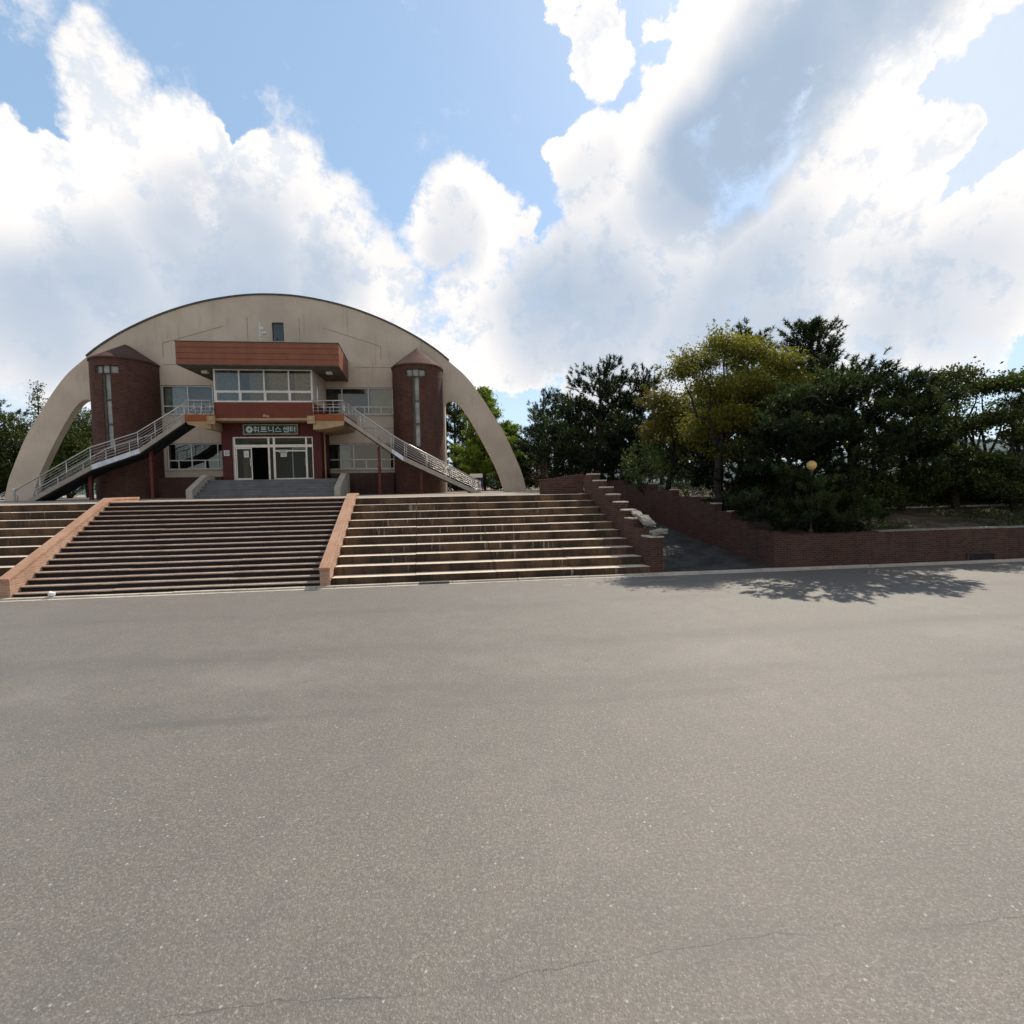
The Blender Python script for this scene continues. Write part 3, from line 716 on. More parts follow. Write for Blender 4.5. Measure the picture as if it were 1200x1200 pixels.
for i in (0, 3, 4): m.box(edges[i][0], edges[i][1], dv+.006, dv+.084, za, za+.08)
m.box(edges[3][0], edges[3][1], dv+.005, dv+.085, 5.12, 5.2)
m.build('door_frame', 'alu', porch)
g = MB(); y = dv+.045
for i, (a, b) in enumerate(edges):
    g.add([(a,y,zt1),(b,y,zt1),(b,y,zb_-.07),(a,y,zb_-.07)], [(0,1,2,3)])
    if i in (0, 2, 3, 4): g.add([(a,y,za),(b,y,za),(b,y,zt0),(a,y,zt0)], [(0,1,2,3)])
g.build('door_glass', 'glass2', porch)
def leaf(a, b, v_, ang=0):
    lf = MB(); w_ = b-a
    for (x0, x1, q0, q1) in ((0, .06, za+.02, zt0-.01), (w_-.06, w_, za+.02, zt0-.01), (.06, w_-.06, za+.02, za+.11), (.06, w_-.06, zt0-.08, zt0-.01)):
        lf.box(a+x0, a+x1, v_, v_+.05, q0, q1)
    lf.box(a+w_-.1, a+w_-.07, v_-.06, v_-.001, 4.3, 4.75)
    return lf.build('door_leaf', 'alu', porch)
a, b = edges[1]
leaf(a+.01, a+.88, dv+.02); 
MB().add([(a+.07,dv+.045,za+.1),(a+.82,dv+.045,za+.1),(a+.82,dv+.045,zt0-.08),(a+.07,dv+.045,zt0-.08)], [(0,1,2,3)]).build('leaf_glass', 'glass2', porch)
a, b = edges[3]; mid = (a+b)/2
leaf(mid+.05, mid+.12+.75, dv+.12)
# notices
def notice(px0, px1, py0, py1, v_, label, name='paper_notice', ring=False):
    a = atv(px0, py1, v_); b = atv(px1, py0, v_)
    m = MB(); m.box(a[0], b[0], v_-.004, v_, a[2], b[2], 0)
    if ring:
        cx, cz, r = (a[0]+b[0])/2, (a[2]+b[2])/2, (b[0]-a[0])*.30
        pts = [(cx+r*math.cos(2*PI*i/20), v_-.008, cz+r*math.sin(2*PI*i/20)) for i in range(21)]
        m.tube(pts, r*.16, 6, 1); m.box(cx-r*.7, cx+r*.7, v_-.0085, v_-.0045, cz-r*.12, cz+r*.12, 1)
    else:
        for i in range(4):
            z = a[2]+(b[2]-a[2])*(.25+.16*i); m.box(a[0]+.03, b[0]-.03-random.uniform(0, .08), v_-.0055, v_-.0045, z, z+.012, 1)
    return tag(m.build(name, ['paper', 'purple' if ring else 'iron']), label, 'notice')
notice(286, 291.5, 528.5, 536, dv+.04, 'white upright paper notice taped to the left glass of the entrance doors')
notice(327, 337, 527, 530.2, dv-.002, 'wide flat white paper notice at the top of the right entrance door glass')
notice(329, 336, 531, 535.3, dv-.002, 'small white paper notice just below the wide one on the right entrance door')
notice(262.5, 268.8, 527.8, 534.2, pv-.002, 'small white plate with a purple ring on the pillar left of the doors', 'wall_plate', True)

# the green sign
sg0 = atv(285.3, 509.8, 30.78); sg1 = atv(349, 497.5, 30.78)
su0, su1, sz0, sz1 = sg0[0], sg1[0], sg0[2]+.01, sg1[2]+.02; sv = 30.72
sign = thing('shop_sign', ((su0+su1)/2, sv, sz0), 'dark green sign with round emblem and white Korean lettering above the entrance doors', 'sign')
MB().box(su0+.03, su1-.03, sv+.03, pv-.003, sz0+.03, sz1-.03).build('panel', 'signgreen', sign)
m = MB(); m.box(su0, su1, sv, pv-.004, sz0, sz0+.06); m.box(su0, su1, sv, pv-.004, sz1-.06, sz1); m.box(su0, su0+.06, sv+.001, pv-.005, sz0+.06, sz1-.06); m.box(su1-.06, su1, sv+.001, pv-.005, sz0+.06, sz1-.06)
m.build('frame', 'signframe', sign)
H_ = sz1-sz0; th = H_*.075; yv0, yv1 = sv+.005, sv+.031
def stroke(mb, x0, z0, x1, z1, w):
    L = math.hypot(x1-x0, z1-z0); dx, dz_ = (x1-x0)/L, (z1-z0)/L
    x0 -= dx*w*.45; z0 -= dz_*w*.45; x1 += dx*w*.45; z1 += dz_*w*.45; nx, nz = -dz_*w/2, dx*w/2
    d = random.uniform(0, .004)
    mb.prism([(x0-nx, z0-nz), (x1-nx, z1-nz), (x1+nx, z1+nz), (x0+nx, z0+nz)], 'v', yv0+d, yv1)
def ring(mb, cx, cz, r0, r1, n=24):
    vs = []; 
    for i in range(n):
        c, s_ = math.cos(2*PI*i/n), math.sin(2*PI*i/n)
        vs += [(cx+r0*c, yv0, cz+r0*s_), (cx+r1*c, yv0, cz+r1*s_), (cx+r1*c, yv1, cz+r1*s_), (cx+r0*c, yv1, cz+r0*s_)]
    fs = []
    for i in range(n):
        j = (i+1) % n
        for q in range(4): fs.append((4*i+q, 4*i+(q+1) % 4, 4*j+(q+1) % 4, 4*j+q))
    mb.add(vs, fs)
G = [ [(.2,.98,.44,.98),(.04,.83,.6,.83),'o',(.02,.36,.64,.36),(.33,.36,.33,.08),(.88,0,.88,1)],
      [(.12,.95,.88,.95),(.12,.70,.86,.70),(.12,.45,.90,.45),(.12,.45,.12,.95),(0,.12,1,.12)],
      [(.10,.25,.10,.95),(.10,.25,.6,.30),(.88,0,.88,1)],
      [(.5,.95,.12,.45),(.5,.80,.88,.45),(0,.12,1,.12)],
      [(.25,.95,.02,.48),(.23,.78,.42,.5),(.46,.72,.66,.72),(.66,.3,.66,.98),(.90,.26,.90,1),(.2,.02,.2,.25),(.2,.02,.92,.02)],
      [(.05,.92,.52,.92),(.05,.57,.50,.57),(.05,.22,.56,.22),(.05,.22,.05,.92),(.6,.57,.88,.57),(.88,0,.88,1)] ]
W_ = su1-su0; gx = [.19, .325, .455, .585, .735, .855]; gw_ = W_*.105; gh = H_*.5; gz = sz0+H_*.25
for strokes, fx in zip(G, gx):
    lm = MB(); x0 = su0+W_*fx
    for s_ in strokes:
        if s_ == 'o': ring(lm, x0+.32*gw_, gz+.6*gh, gw_*.10, gw_*.18, 16)
        else: stroke(lm, x0+s_[0]*gw_, gz+s_[1]*gh, x0+s_[2]*gw_, gz+s_[3]*gh, th)
    lm.build('letter', 'letter', sign)
em = MB(); ring(em, su0+W_*.115, sz0+H_*.5, H_*.10, H_*.31, 28); em.build('emblem', 'letter', sign)

# entry steps
es = thing('entrance_steps', (-9.7, 28.2, PZ), 'grey stone steps rising to the glass entrance doors between low side walls', 'steps')
nE = 6; rE = (3.497-PZ)/nE
for k in range(nE):
    v0 = 28.15+.3*k; MB().box(-13.1, -6.1, v0, v0+.36 if k < nE-1 else VF-.02, PZ+rE*k-.01*(k > 0), PZ+rE*(k+1), 0, 1).build('step', ['greystone', 'steptop_lit'], es, bevel=.012)
for (a, b) in ((-13.42, -13.11), (-6.09, -5.78)):
    MB().prism([(27.95,PZ-.004),(30.6,PZ-.004),(30.6,3.78),(29.7,3.78),(27.95,3.0)], 'u', a, b).build('side_wall', 'concrete', es, bevel=.012)

# outdoor staircases
def ext_stair(poly, v0, v1, hand, label, cols, lead, posts, newel):
    # poly: (u,z) of the stringer's upper edge from the balcony to the plaza
    t = thing('outdoor_staircase', ((poly[0][0]+poly[-1][0])/2, (v0+v1)/2, PZ), label, 'staircase')
    sg = 1 if poly[-1][0] > poly[0][0] else -1
    for vv, nm in ((v0, 'stringer'), (v1-.06, 'stringer')):
        for (a, b), (c, d), mt in zip(poly, poly[1:], ('stringer', lead, 'stringer')):
            pts = [(a, b), (c, d), (c, d-.26), (a, b-.26)]
            MB().prism(pts, 'v', vv, vv+.06).build(nm, mt, t)
    m = MB()
    for (a, b), (c, d) in zip(poly, poly[1:]):
        n = max(2, round(abs(b-d)/.17))
        for i in range(n):
            f0, f1 = i/n, (i+1)/n; ua, ub2 = a+(c-a)*f0, a+(c-a)*f1; z = b+(d-b)*f1+.02
            m.box(min(ua, ub2)-.02, max(ua, ub2)+.001, v0+.062, v1-.062, z-.06+.001*(i % 2), z)
    m.build('tread', 'stringer', t)
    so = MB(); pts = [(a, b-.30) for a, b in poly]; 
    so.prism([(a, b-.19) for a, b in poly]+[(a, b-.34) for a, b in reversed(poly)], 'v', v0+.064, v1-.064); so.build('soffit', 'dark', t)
    for vv in (v0+.03, v1-.03):
        r = MB(); r.tube([(a, vv, b) for a, b in hand], .032, 8)
        r.build('handrail', 'rail', t)
        r = MB()
        def zs(u_, line):
            for (a, b), (c, d) in zip(line, line[1:]):
                if min(a, c)-1e-6 <= u_ <= max(a, c)+1e-6: return b+(d-b)*(u_-a)/(c-a)
            return line[0][1] if abs(u_-line[0][0]) < abs(u_-line[-1][0]) else line[-1][1]
        us = [hand[0][0]+(hand[-1][0]-hand[0][0])*i/40 for i in range(41)]
        for q in (.17, .34, .51, .68, .84):
            r.tube([(u_, vv, zs(u_, poly)*(1-q)+zs(u_, hand)*q) for u_ in us], .010, 6)
        r.build('rail_bars', 'rail', t)
        for u_ in posts: MB().tube([(u_, vv, zs(u_, poly)-.1 if u_ != posts[-1] else PZ-.004), (u_, vv, zs(u_, hand))], .024, 8).build('rail_post', 'rail', t)
    for cu, cz in cols:
        m = MB(); m.box(cu-.075, cu+.075, 29.85, 30.0, PZ-.004, cz); m.build('column', 'redsteel', t)
    if newel:
        MB().lathe(newel, v0+.03, [(.05,PZ),(.05,3.1),(.08,3.12),(.08,3.2),(.02,3.24)], 12).build('newel_post', 'white', t)
ext_stair([(-5.74,6.95),(-3.21,5.12),(-2.60,4.68),(1.68,2.60)], 29.4, 30.7, [(-5.80,7.74),(-3.26,5.92),(-2.57,5.50),(1.72,3.18)],
          'outdoor staircase with steel rails descending right, in front of the right brick tower', [(-3.98,5.25),(-1.65,3.85)], 'landing_skylit', [-5.72,-4.87,-4.05,-3.24,-2.5,-1.33,0,1.28,1.72], None)
ext_stair([(-13.98,6.86),(-16.30,5.24),(-18.68,4.40),(-21.9,2.60)], 29.4, 30.7, [(-13.93,7.62),(-16.42,6.06),(-18.73,5.30),(-22.4,3.12)],
          'outdoor staircase descending left, with its landing edge painted as sky-lit, before the left brick tower', [(-19.09,4.0),(-16.02,5.15)], 'landing_skylit', [-14.0,-15.49,-16.36,-17.5,-18.71,-19.9,-21.2,-22.3], -22.44)
# notice board behind the right arch leg
a = atv(551, 577, 37); b = atv(565.5, 555, 37)
nbd = thing('notice_board', ((a[0]+b[0])/2, 37, PZ), 'navy notice board with a white header standing behind the foot of the right outdoor stairs', 'board')
MB().box(a[0], b[0], 37, 37.06, PZ+.35, b[2]-.28).build('panel', 'navy', nbd)
MB().box(a[0], b[0], 36.995, 37.065, b[2]-.278, b[2]).build('header', 'paper', nbd)
for u_ in (a[0]+.04, b[0]-.04): MB().tube([(u_, 37.1, PZ), (u_, 37.1, b[2])], .03, 8).build('post', 'iron', nbd)
# garden lamp
lu, lvv = atv(951, 547, 16.55)[0], 16.55; lz = bedz(lu, lvv)-.02
lamp = thing('garden_lamp', (lu, lvv, lz), 'yellowish globe lamp on a dark post among the pines above the brick wall', 'lamp')
MB().lathe(lu, lvv, [(.09,lz),(.08,lz+.12),(.035,lz+.16),(.035,3.22),(.07,3.26),(.07,3.30)], 12).build('post', 'iron', lamp)
MB().lathe(lu, lvv, [(.05,3.301)]+[(.165*math.sin(PI*(.1+.85*i/14)), 3.46-.165*math.cos(PI*(.1+.85*i/14))) for i in range(15)], 24).build('globe', 'globe', lamp)
# ------------------------------------------------------------------ trees
def fast_mesh(name, verts, k, tint, mat):
    """verts: (n*k,3) array of n faces with k corners each; tint: one value per face"""
    n = len(verts)//k; me = bpy.data.meshes.new(name)
    me.vertices.add(n*k); me.vertices.foreach_set('co', np.ascontiguousarray(verts, dtype=np.float32).ravel())
    me.loops.add(n*k); me.loops.foreach_set('vertex_index', np.arange(n*k, dtype=np.int32))
    me.polygons.add(n); me.polygons.foreach_set('loop_start', np.arange(0, n*k, k, dtype=np.int32))
    me.update(calc_edges=True)
    at = me.attributes.new('tint', 'FLOAT', 'FACE'); at.data.foreach_set('value', np.clip(tint, 0, 1).astype(np.float32))
    me.materials.append(MT[mat]); return me
def unit(a): return a/np.maximum(1e-9, np.linalg.norm(a, axis=1, keepdims=True))
def leaves(centers, per, spread, size, tints, flat=.5, up=.5):
    n = len(centers); c = np.repeat(centers, per, 0)
    off = rng.normal(size=(n*per, 3))*np.array([1, 1, flat])*spread; c = c+off
    nrm = unit(rng.normal(size=(n*per, 3))+np.array([0, 0, up]))
    a = unit(np.cross(nrm, rng.normal(size=(n*per, 3)))); b = np.cross(nrm, a)
    L = size*rng.uniform(.7, 1.3, (n*per, 1)); W = L*.5
    v = np.stack([c-a*L/2, c+b*W/2, c+a*L/2, c-b*W/2], 1).reshape(-1, 3)
    t = np.repeat(tints, per)+rng.normal(0, .13, n*per)
    return v, t
def needles(centers, dirs, per, length, width, tints, cone=.85, shoot=.12):
    n = len(centers); d = np.repeat(unit(dirs), per, 0)
    base = np.repeat(centers, per, 0)+d*rng.uniform(-shoot, shoot, (n*per, 1))
    q = unit(d*.75+unit(rng.normal(size=(n*per, 3)))*cone)
    side = unit(np.cross(q, rng.normal(size=(n*per, 3))))*width/2
    tip = base+q*length*rng.uniform(.7, 1.2, (n*per, 1))
    v = np.stack([base-side, base+side, tip], 1).reshape(-1, 3)
    return v, np.repeat(tints, per)+rng.normal(0, .1, n*per)
def limb(mb, a, b, r0, r1, sag=0, n=5, wob=.06):
    a, b = np.array(a, float), np.array(b, float); L = np.linalg.norm(b-a); pts = []; rs = []
    w = rng.normal(size=(n+1, 3))*wob*L; w[0] = 0; w[-1] = 0
    for i in range(n+1):
        t = i/n; p = a+(b-a)*t+w[i]*.6; p[2] += sag*L*math.sin(PI*t); pts.append(tuple(p)); rs.append(r0+(r1-r0)*t)
    mb.tube(pts, rs, 6); return np.array(pts)
def finish(base, trunk_mb, crown_me, label, cat, group, barkname, name, share=None):
    t = thing(name, base, label, cat, group)
    me = trunk_mb.build('trunk', barkname, t)
    link('crown', crown_me, t); return t
def pine(px, v, ytop, R, label, z0=None, mat='pine', lean=0, low=.15, top=.35, dens=1.0, nl=.2, nw=.042, group='dark pines beyond the walls', extra=None, name='pine_tree', gap=.0, per=24, shape=.75):
    u, _, ztop = atv(px, ytop, v)
    if z0 is None: z0 = bedz(u, v)-.05 if u > 5 else PZ-.02
    h = ztop-z0; tm = MB(); base = (u, v, z0)
    n = 9; tp = [(lean*h*(i/n)**1.5+rng.normal(0, .02)*h*.3*(0 < i), rng.normal(0, .02)*h*.3*(0 < i), h*i/n) for i in range(n+1)]
    def at(t):
        f = t*n; i = min(n-1, int(f)); a, b = np.array(tp[i]), np.array(tp[i+1]); return a+(b-a)*(f-i)
    r0 = .02*h+.05
    tm.tube([(u+p[0], v+p[1], z0+p[2]) for p in tp], [r0*(1-.86*i/n) for i in range(n+1)], 8)
    C = []; Dd = []; T = []
    nb = int(max(9, h*4.2)*dens); az = rng.uniform(0, 6.28)
    for i in range(nb):
        t = low+(.985-low)*((i+rng.uniform(-.3, .3))/nb); t = min(.985, max(low, t)); az += 2.4+rng.normal(0, .35)
        if rng.uniform() < gap: continue
        prof = min(1, (t-low)/.18+.55)*(1-t)**shape*1.15+top*.25
        L = R*prof*rng.uniform(.65, 1.15); a = at(t)
        rise = rng.uniform(.05, .35)+.5*t
        b = a+np.array([math.cos(az)*L, math.sin(az)*L, rise*L])
        W = np.array([u, v, z0]); pts = limb(tm, a+W, b+W, .014*h*(1-t)*.5+.018, .012, -.06, 4)-W
        k = max(2, int(L/.28))
        pad_t = rng.uniform(.12, .7)
        for j in range(k+1):
            f = .3+.7*j/k; p = pts[0]+(pts[-1]-pts[0])*f; p[2] += -.06*L*math.sin(PI*f)
            m = 4+int(5*f)
            for q in range(m):
                off = rng.normal(size=3)*np.array([.22, .22, .10])*(.5+.5*f)*(1+.25*L)
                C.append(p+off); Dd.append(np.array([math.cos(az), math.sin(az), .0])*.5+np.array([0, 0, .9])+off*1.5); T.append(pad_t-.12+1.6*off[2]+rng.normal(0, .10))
    for q in range(10):
        p = at(1-.02*q)+rng.normal(size=3)*.05*(1+q*.2); C.append(p); Dd.append(np.array([0, 0, 1])+rng.normal(size=3)*.35); T.append(.6)
    if extra:
        for (epx, ey, ev, er, ez, cnt) in extra:     # extra pads at given points
            eu, _, ezz = atv(epx, ey, ev); pc = np.array([eu-u, ev-v, ezz-z0]); W = np.array([u, v, z0])
            a = at(min(.9, max(.2, (pc[2]-.5)/h))); limb(tm, a+W, pc+W, .05, .015, .06, 6, .08)
            tt = rng.uniform(.15, .65)
            subs = [rng.normal(size=3)*np.array([er, er, ez])*.62 for _ in range(9)]
            for q in range(int(cnt*.8)):
                off = subs[q % 9]+rng.normal(size=3)*np.array([.17, .17, .08])
                C.append(pc+off); Dd.append(np.array([0, 0, .8])+off); T.append(tt+.9*off[2]/(ez+.1)*.5+rng.normal(0, .10))
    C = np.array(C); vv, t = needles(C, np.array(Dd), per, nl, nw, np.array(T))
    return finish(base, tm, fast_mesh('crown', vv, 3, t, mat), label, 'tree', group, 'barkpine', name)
def broadleaf(px, v, ytop, R, label, lobes, mat, z0=None, size=.11, per=26, spread=.2, group='broadleaf trees beyond the walls', name='leafy_tree', forks=3, clump=1.0, th=.28, sprays=0):
    """lobes: (px, y, v, rad_uv, rad_z, n_clumps)"""
    u, _, ztop = atv(px, ytop, v)
    if z0 is None: z0 = bedz(u, v)-.05 if u > 5 else PZ-.02
    h = ztop-z0; base = (u, v, z0); W = np.array([u, v, z0]); tm = MB()
    fork = W+np.array([rng.normal(0, .1), rng.normal(0, .1), h*th]); limb(tm, W, fork, .022*h+.03, .016*h+.02, 0, 4, .03)
    C = []; T = []
    for (lx, ly, lv, ru, rzz, cnt) in lobes:
        lc = np.array(atv(lx, ly, lv)); mid = fork+(lc-fork)*.5+rng.normal(size=3)*.12
        p1 = limb(tm, fork, lc, .011*h+.012, .014, .03, 6, .05)
        for q in range(cnt):
            d = unit(rng.normal(size=(1, 3)))[0]; r = rng.uniform(.25, 1)**.6; off = d*np.array([ru, ru, rzz])*r; c = lc+off
            if q % 4 == 0: limb(tm, lc+off*.15, c, .012, .004, .03, 3, .05)
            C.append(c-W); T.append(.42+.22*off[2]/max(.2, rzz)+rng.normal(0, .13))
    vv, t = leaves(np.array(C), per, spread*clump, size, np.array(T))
    if sprays:      # thin shoots that stick out of the crown
        SC = []; ST = []; cen = np.mean(np.array(C), 0)
        for q in range(sprays):
            c = C[int(rng.integers(len(C)))]; d = c-cen; d = d/np.linalg.norm(d)+rng.normal(size=3)*.35+np.array([0, 0, .35]); d /= np.linalg.norm(d)
            L = rng.uniform(.35, .95); limb(tm, c+W, c+W+d*L, .008, .003, .04, 3, .05)
            for f in np.linspace(.25, 1, 6): SC.append(c+d*L*f); ST.append(.55+rng.normal(0, .15))
        v2, t2 = leaves(np.array(SC), 6, .06, size*.95, np.array(ST)); vv = np.concatenate([vv, v2]); t = np.concatenate([t, t2])
    return finish(base, tm, fast_mesh('crown', vv, 4, t, mat), label, 'tree', group, 'bark', name)
def bush(px, v, y0, y1, R, label, mat, n=90, size=.09, per=24, spread=.13, group=None, name='shrub', z0=None, weep=0):
    u, _, zt = atv(px, y0, v); zb = atv(px, y1, v)[2]
    if z0 is None: z0 = bedz(u, v)-.04 if u > 5 else PZ-.02
    zb = max(z0+.05, zb); base = (u, v, z0); tm = MB(); C = []; T = []
    for i in range(n):
        d = unit(rng.normal(size=(1, 3)))[0]*rng.uniform(.3, 1)**.5
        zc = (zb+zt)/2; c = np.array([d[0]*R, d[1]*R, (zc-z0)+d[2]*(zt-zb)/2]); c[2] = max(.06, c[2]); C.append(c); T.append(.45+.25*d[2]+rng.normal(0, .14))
        if i % 6 == 0: limb(tm, np.array([u+rng.normal(0, .05), v+rng.normal(0, .05), z0]), np.array([u, v, z0])+c, .022, .006, .05, 4, .04)
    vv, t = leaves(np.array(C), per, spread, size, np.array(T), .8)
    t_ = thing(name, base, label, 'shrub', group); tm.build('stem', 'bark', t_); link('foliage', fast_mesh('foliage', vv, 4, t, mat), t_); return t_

G1 = 'pines behind the low wall'
pine(703, 29, 428, 2.7, 'tallest dark pine behind the low brick wall, with an open irregular top', low=.12, gap=.10, shape=.55, group=G1)
pine(716, 31, 447, 2.4, 'dark pine half hidden right beside the tall open-topped pine', low=.12, gap=.1, shape=.55, group=G1)
pine(668, 32, 470, 2.3, 'rounded dark pine between the thin spindly pine and the tall open-topped pine', low=.08, mat='pinedark', dens=1.2, shape=.5, group=G1)
pine(637, 35, 456, 1.9, 'thin spindly pine with sparse branches against the sky right of the arch', low=.2, gap=.3, dens=.75, shape=.5, group=G1, per=20)
pine(628, 41, 500, 2.0, 'low dark pine right behind the foot of the right arch leg', low=.06, mat='pinedark', dens=1.2, shape=.5, group=G1)
pine(748, 29.5, 442, 2.3, 'dark slanting pine left of the small yellowing tree', low=.1, mat='pinedark', lean=.05, dens=1.2, shape=.55, group=G1)
pine(728, 26.5, 500, 1.8, 'short dark pine behind the pale green shrub', low=.05, mat='pinedark', dens=1.3, shape=.5, group=G1)
pine(690, 37, 492, 2.8, 'dark background pine filling the gap behind the tall open-topped pine', low=.05, mat='pinedark', dens=1.3, shape=.45, group=G1)
pine(650, 40, 505, 2.8, 'low background pine behind the thin spindly pine', low=.05, mat='pinedark', dens=1.2, shape=.45, group=G1)
pine(775, 36, 490, 3.0, 'dark background pine behind the small yellowing tree', low=.05, mat='pinedark', dens=1.2, shape=.45, group=G1)
pine(812, 31, 478, 2.6, 'dark pine behind the gap between the yellowing tree and the big leafy tree', low=.06, mat='pinedark', dens=1.2, shape=.45, group=G1)
broadleaf(905, 23.5, 450, 2.0, 'dark leafy tree added, hidden behind the yellow-green tree, to shade the ramp', [(880,450,23,1.5,.7,90),(930,455,23.5,1.4,.7,80),(860,480,22.5,1.3,.7,80),(900,495,23,1.5,.7,90),(845,470,21.8,1.1,.6,70)], 'mid', group='broadleaf trees above the brick retaining wall', size=.16, per=30, spread=.28)  # extra foliage added out of sight to keep sun off the ramp
G2 = 'broadleaf trees above the brick retaining wall'
broadleaf(783, 24, 448, 1.6, 'small tree with orange and yellow leaves at its top, above the ramp wall', [(772,470,24,.9,.55,60),(800,478,24.3,1.0,.6,60),(768,505,24,.9,.6,45),(805,515,24.4,1.1,.7,60),(786,490,23.6,.9,.6,50)], 'autumn', group=G2, size=.12, per=34, sprays=60)
broadleaf(843, 20.2, 392, 2.8, 'big yellow-green leafy tree with the widest crown, left of the pines by the lamp',
          [(818,425,20,.75,.35,60),(800,437,19.6,.5,.25,30),(850,408,20.2,.95,.45,85),(880,415,20.8,.9,.45,75),(915,425,20.6,.9,.5,75),(835,455,20,1.0,.55,90),(880,455,20.4,1.1,.6,100),(925,455,20.6,.9,.6,70),(850,490,20.2,1.1,.6,90),(895,495,20.8,1.1,.6,80),(825,500,20.4,.9,.6,60),(860,530,20.4,1.0,.5,55)], 'yellowgreen', group=G2, size=.105, per=44, th=.34, spread=.25, sprays=150)
pine(950, 22.5, 378, 2.2, 'pointed pine rising highest behind the yellow-green leafy tree', low=.25, shape=.6, dens=1.4, group='pines above the brick retaining wall')
pine(880, 25, 386, 2.0, 'pine whose thin tip pokes out of the top of the yellow-green leafy tree', low=.2, shape=.6, group='pines above the brick retaining wall')
G3 = 'pines above the brick retaining wall'
pine(1000, 18.2, 438, 2.5, 'broad spreading pine with low pads over the brick wall, right of the globe lamp', low=.3, shape=.42, mat='pine', dens=1.25, lean=-.03, group=G3, nw=.036, nl=.17, per=34,
     extra=[(930,470,16.6,.8,.25,100),(905,500,16.4,.8,.25,90),(965,455,16.6,.9,.3,120),(1050,445,16.8,.9,.3,120),(1075,470,16.6,.7,.28,90),(1035,480,16.4,.9,.28,110),(960,500,16.2,.9,.3,110),(1000,450,17.0,.9,.3,110),(1065,500,16.6,.7,.28,80),(951,588,16.15,.35,.22,60),(950,570,16.3,.25,.12,30),(890,545,17.6,.6,.25,60),(925,560,17.2,.7,.3,90),(985,590,17.0,.7,.3,110),(940,596,16.7,.6,.25,80),(1000,560,17.6,.6,.25,70),(1015,600,16.9,.5,.22,70)])
pine(925, 18.7, 478, 1.9, 'dense dark pine left of the globe lamp, its lowest branches covering the brick wall', low=.1, shape=.45, mat='pinedark', dens=1.5, group=G3, nw=.036, nl=.17, per=34,
     extra=[(880,530,18.4,.7,.3,80),(870,555,18.2,.6,.3,70),(905,600,16.8,.6,.3,100),(960,610,16.6,.5,.22,90),(930,612,16.5,.5,.2,80),(985,615,16.6,.5,.2,80),(870,590,17.0,.5,.25,60)])
pine(1060, 19.8, 452, 2.0, 'rounded pine between the spreading pine and the thin leafy trees at the right', low=.2, shape=.45, dens=1.1, group=G3)
pine(845, 22.5, 505, 2.2, 'dark pine under the yellow-green crown, its trunk above the stepping brick wall', low=.1, shape=.45, mat='pinedark', dens=1.3, group=G3)
broadleaf(1125, 19.6, 428, 2.0, 'airy leafy tree with sky showing through near the right edge', [(1120,440,19.6,.75,.3,42),(1105,465,19.4,.75,.25,38),(1145,455,19.8,.7,.25,34),(1090,492,19.2,.7,.25,36),(1135,500,19.5,.8,.25,44),(1165,490,19.8,.6,.25,30),(1110,528,19.3,.8,.22,44),(1150,540,19.6,.7,.22,40),(1080,515,19.3,.7,.3,50),(1130,560,19.2,.9,.3,60),(1085,560,19.2,.8,.3,60)], 'mid', group=G2, size=.15, per=30, spread=.26)
broadleaf(1195, 18.8, 432, 2.0, 'leafy tree with long drooping branches cut by the right picture edge', [(1185,450,18.8,.7,.28,42),(1215,440,18.9,.8,.3,46),(1175,490,18.5,.6,.22,34),(1205,510,18.7,.8,.25,46),(1230,480,18.9,.8,.3,46),(1170,540,18.3,.6,.22,36),(1200,555,18.5,.7,.25,44),(1165,570,18.6,.9,.3,60),(1215,580,18.6,.9,.3,60)], 'mid', group=G2, size=.15, per=30, spread=.26)
broadleaf(1160, 22.5, 442, 2.2, 'fuller leafy tree behind and between the two airy trees at the right', [(1150,452,22.5,1.0,.25,30),(1180,474,22.5,.9,.22,26),(1110,478,22.3,.9,.22,26),(1085,452,22.4,.8,.25,26),(1120,560,22,1.3,.4,50),(1170,565,22,1.3,.4,50)], 'mid', group=G2, size=.15, per=26, spread=.28, sprays=40)
pine(1240, 19.5, 440, 2.2, 'pine just outside the right edge whose branches reach into the picture', low=.2, shape=.45, group=G3)
pine(1105, 24, 500, 2.0, 'low dark pine standing further back between the two airy leafy trees', low=.1, mat='pinedark', shape=.45, dens=1.2, group=G3)
GB = 'shrubs on the planting bed'
bush(757, 23.5, 518, 572, 1.15, 'pale green willowy shrub above the ramp wall, left of the orange-topped tree trunk', 'shrub', 120, .10, 24, group=GB)
bush(808, 22.5, 545, 588, .8, 'small bright shrub behind the trunk of the yellow-green tree', 'shrub', 60, group=GB)
for (px, v, y0, y1, R, lab, mt, n_) in ((1055, 20.6, 548, 600, 1.0, 'dark green shrub behind the garden wall, right of the spreading pine', 'mid', 110), (1098, 21.2, 545, 600, 1.0, 'bright tipped shrub under the airy leafy tree', 'mid', 100), (1140, 21.4, 552, 602, 1.1, 'brownish shrub behind the garden wall between the two airy trees', 'mid', 110),
                               (1185, 20.8, 548, 604, 1.1, 'dense dark shrub behind the garden wall at the right edge', 'mid', 120), (1230, 20.8, 545, 604, 1.2, 'shrub at the far right end of the garden wall, cut by the picture edge', 'mid', 90), (1020, 20.0, 565, 612, .9, 'low shrub in deep shade right below the spreading pine', 'mid', 90),
                               (890, 19.5, 560, 606, .9, 'low dark shrub at the foot of the dense pine left of the lamp', 'mid', 90), (965, 19.5, 560, 612, 1.0, 'low dark shrub directly behind the globe lamp post', 'mid', 100), (925, 20.5, 548, 606, 1.0, 'dark shrub between the dense pine and the lamp', 'mid', 100)):
    bush(px, v, y0, y1, R*1.25, lab, mt, int(n_*2.6), .12, 28, .2, GB)
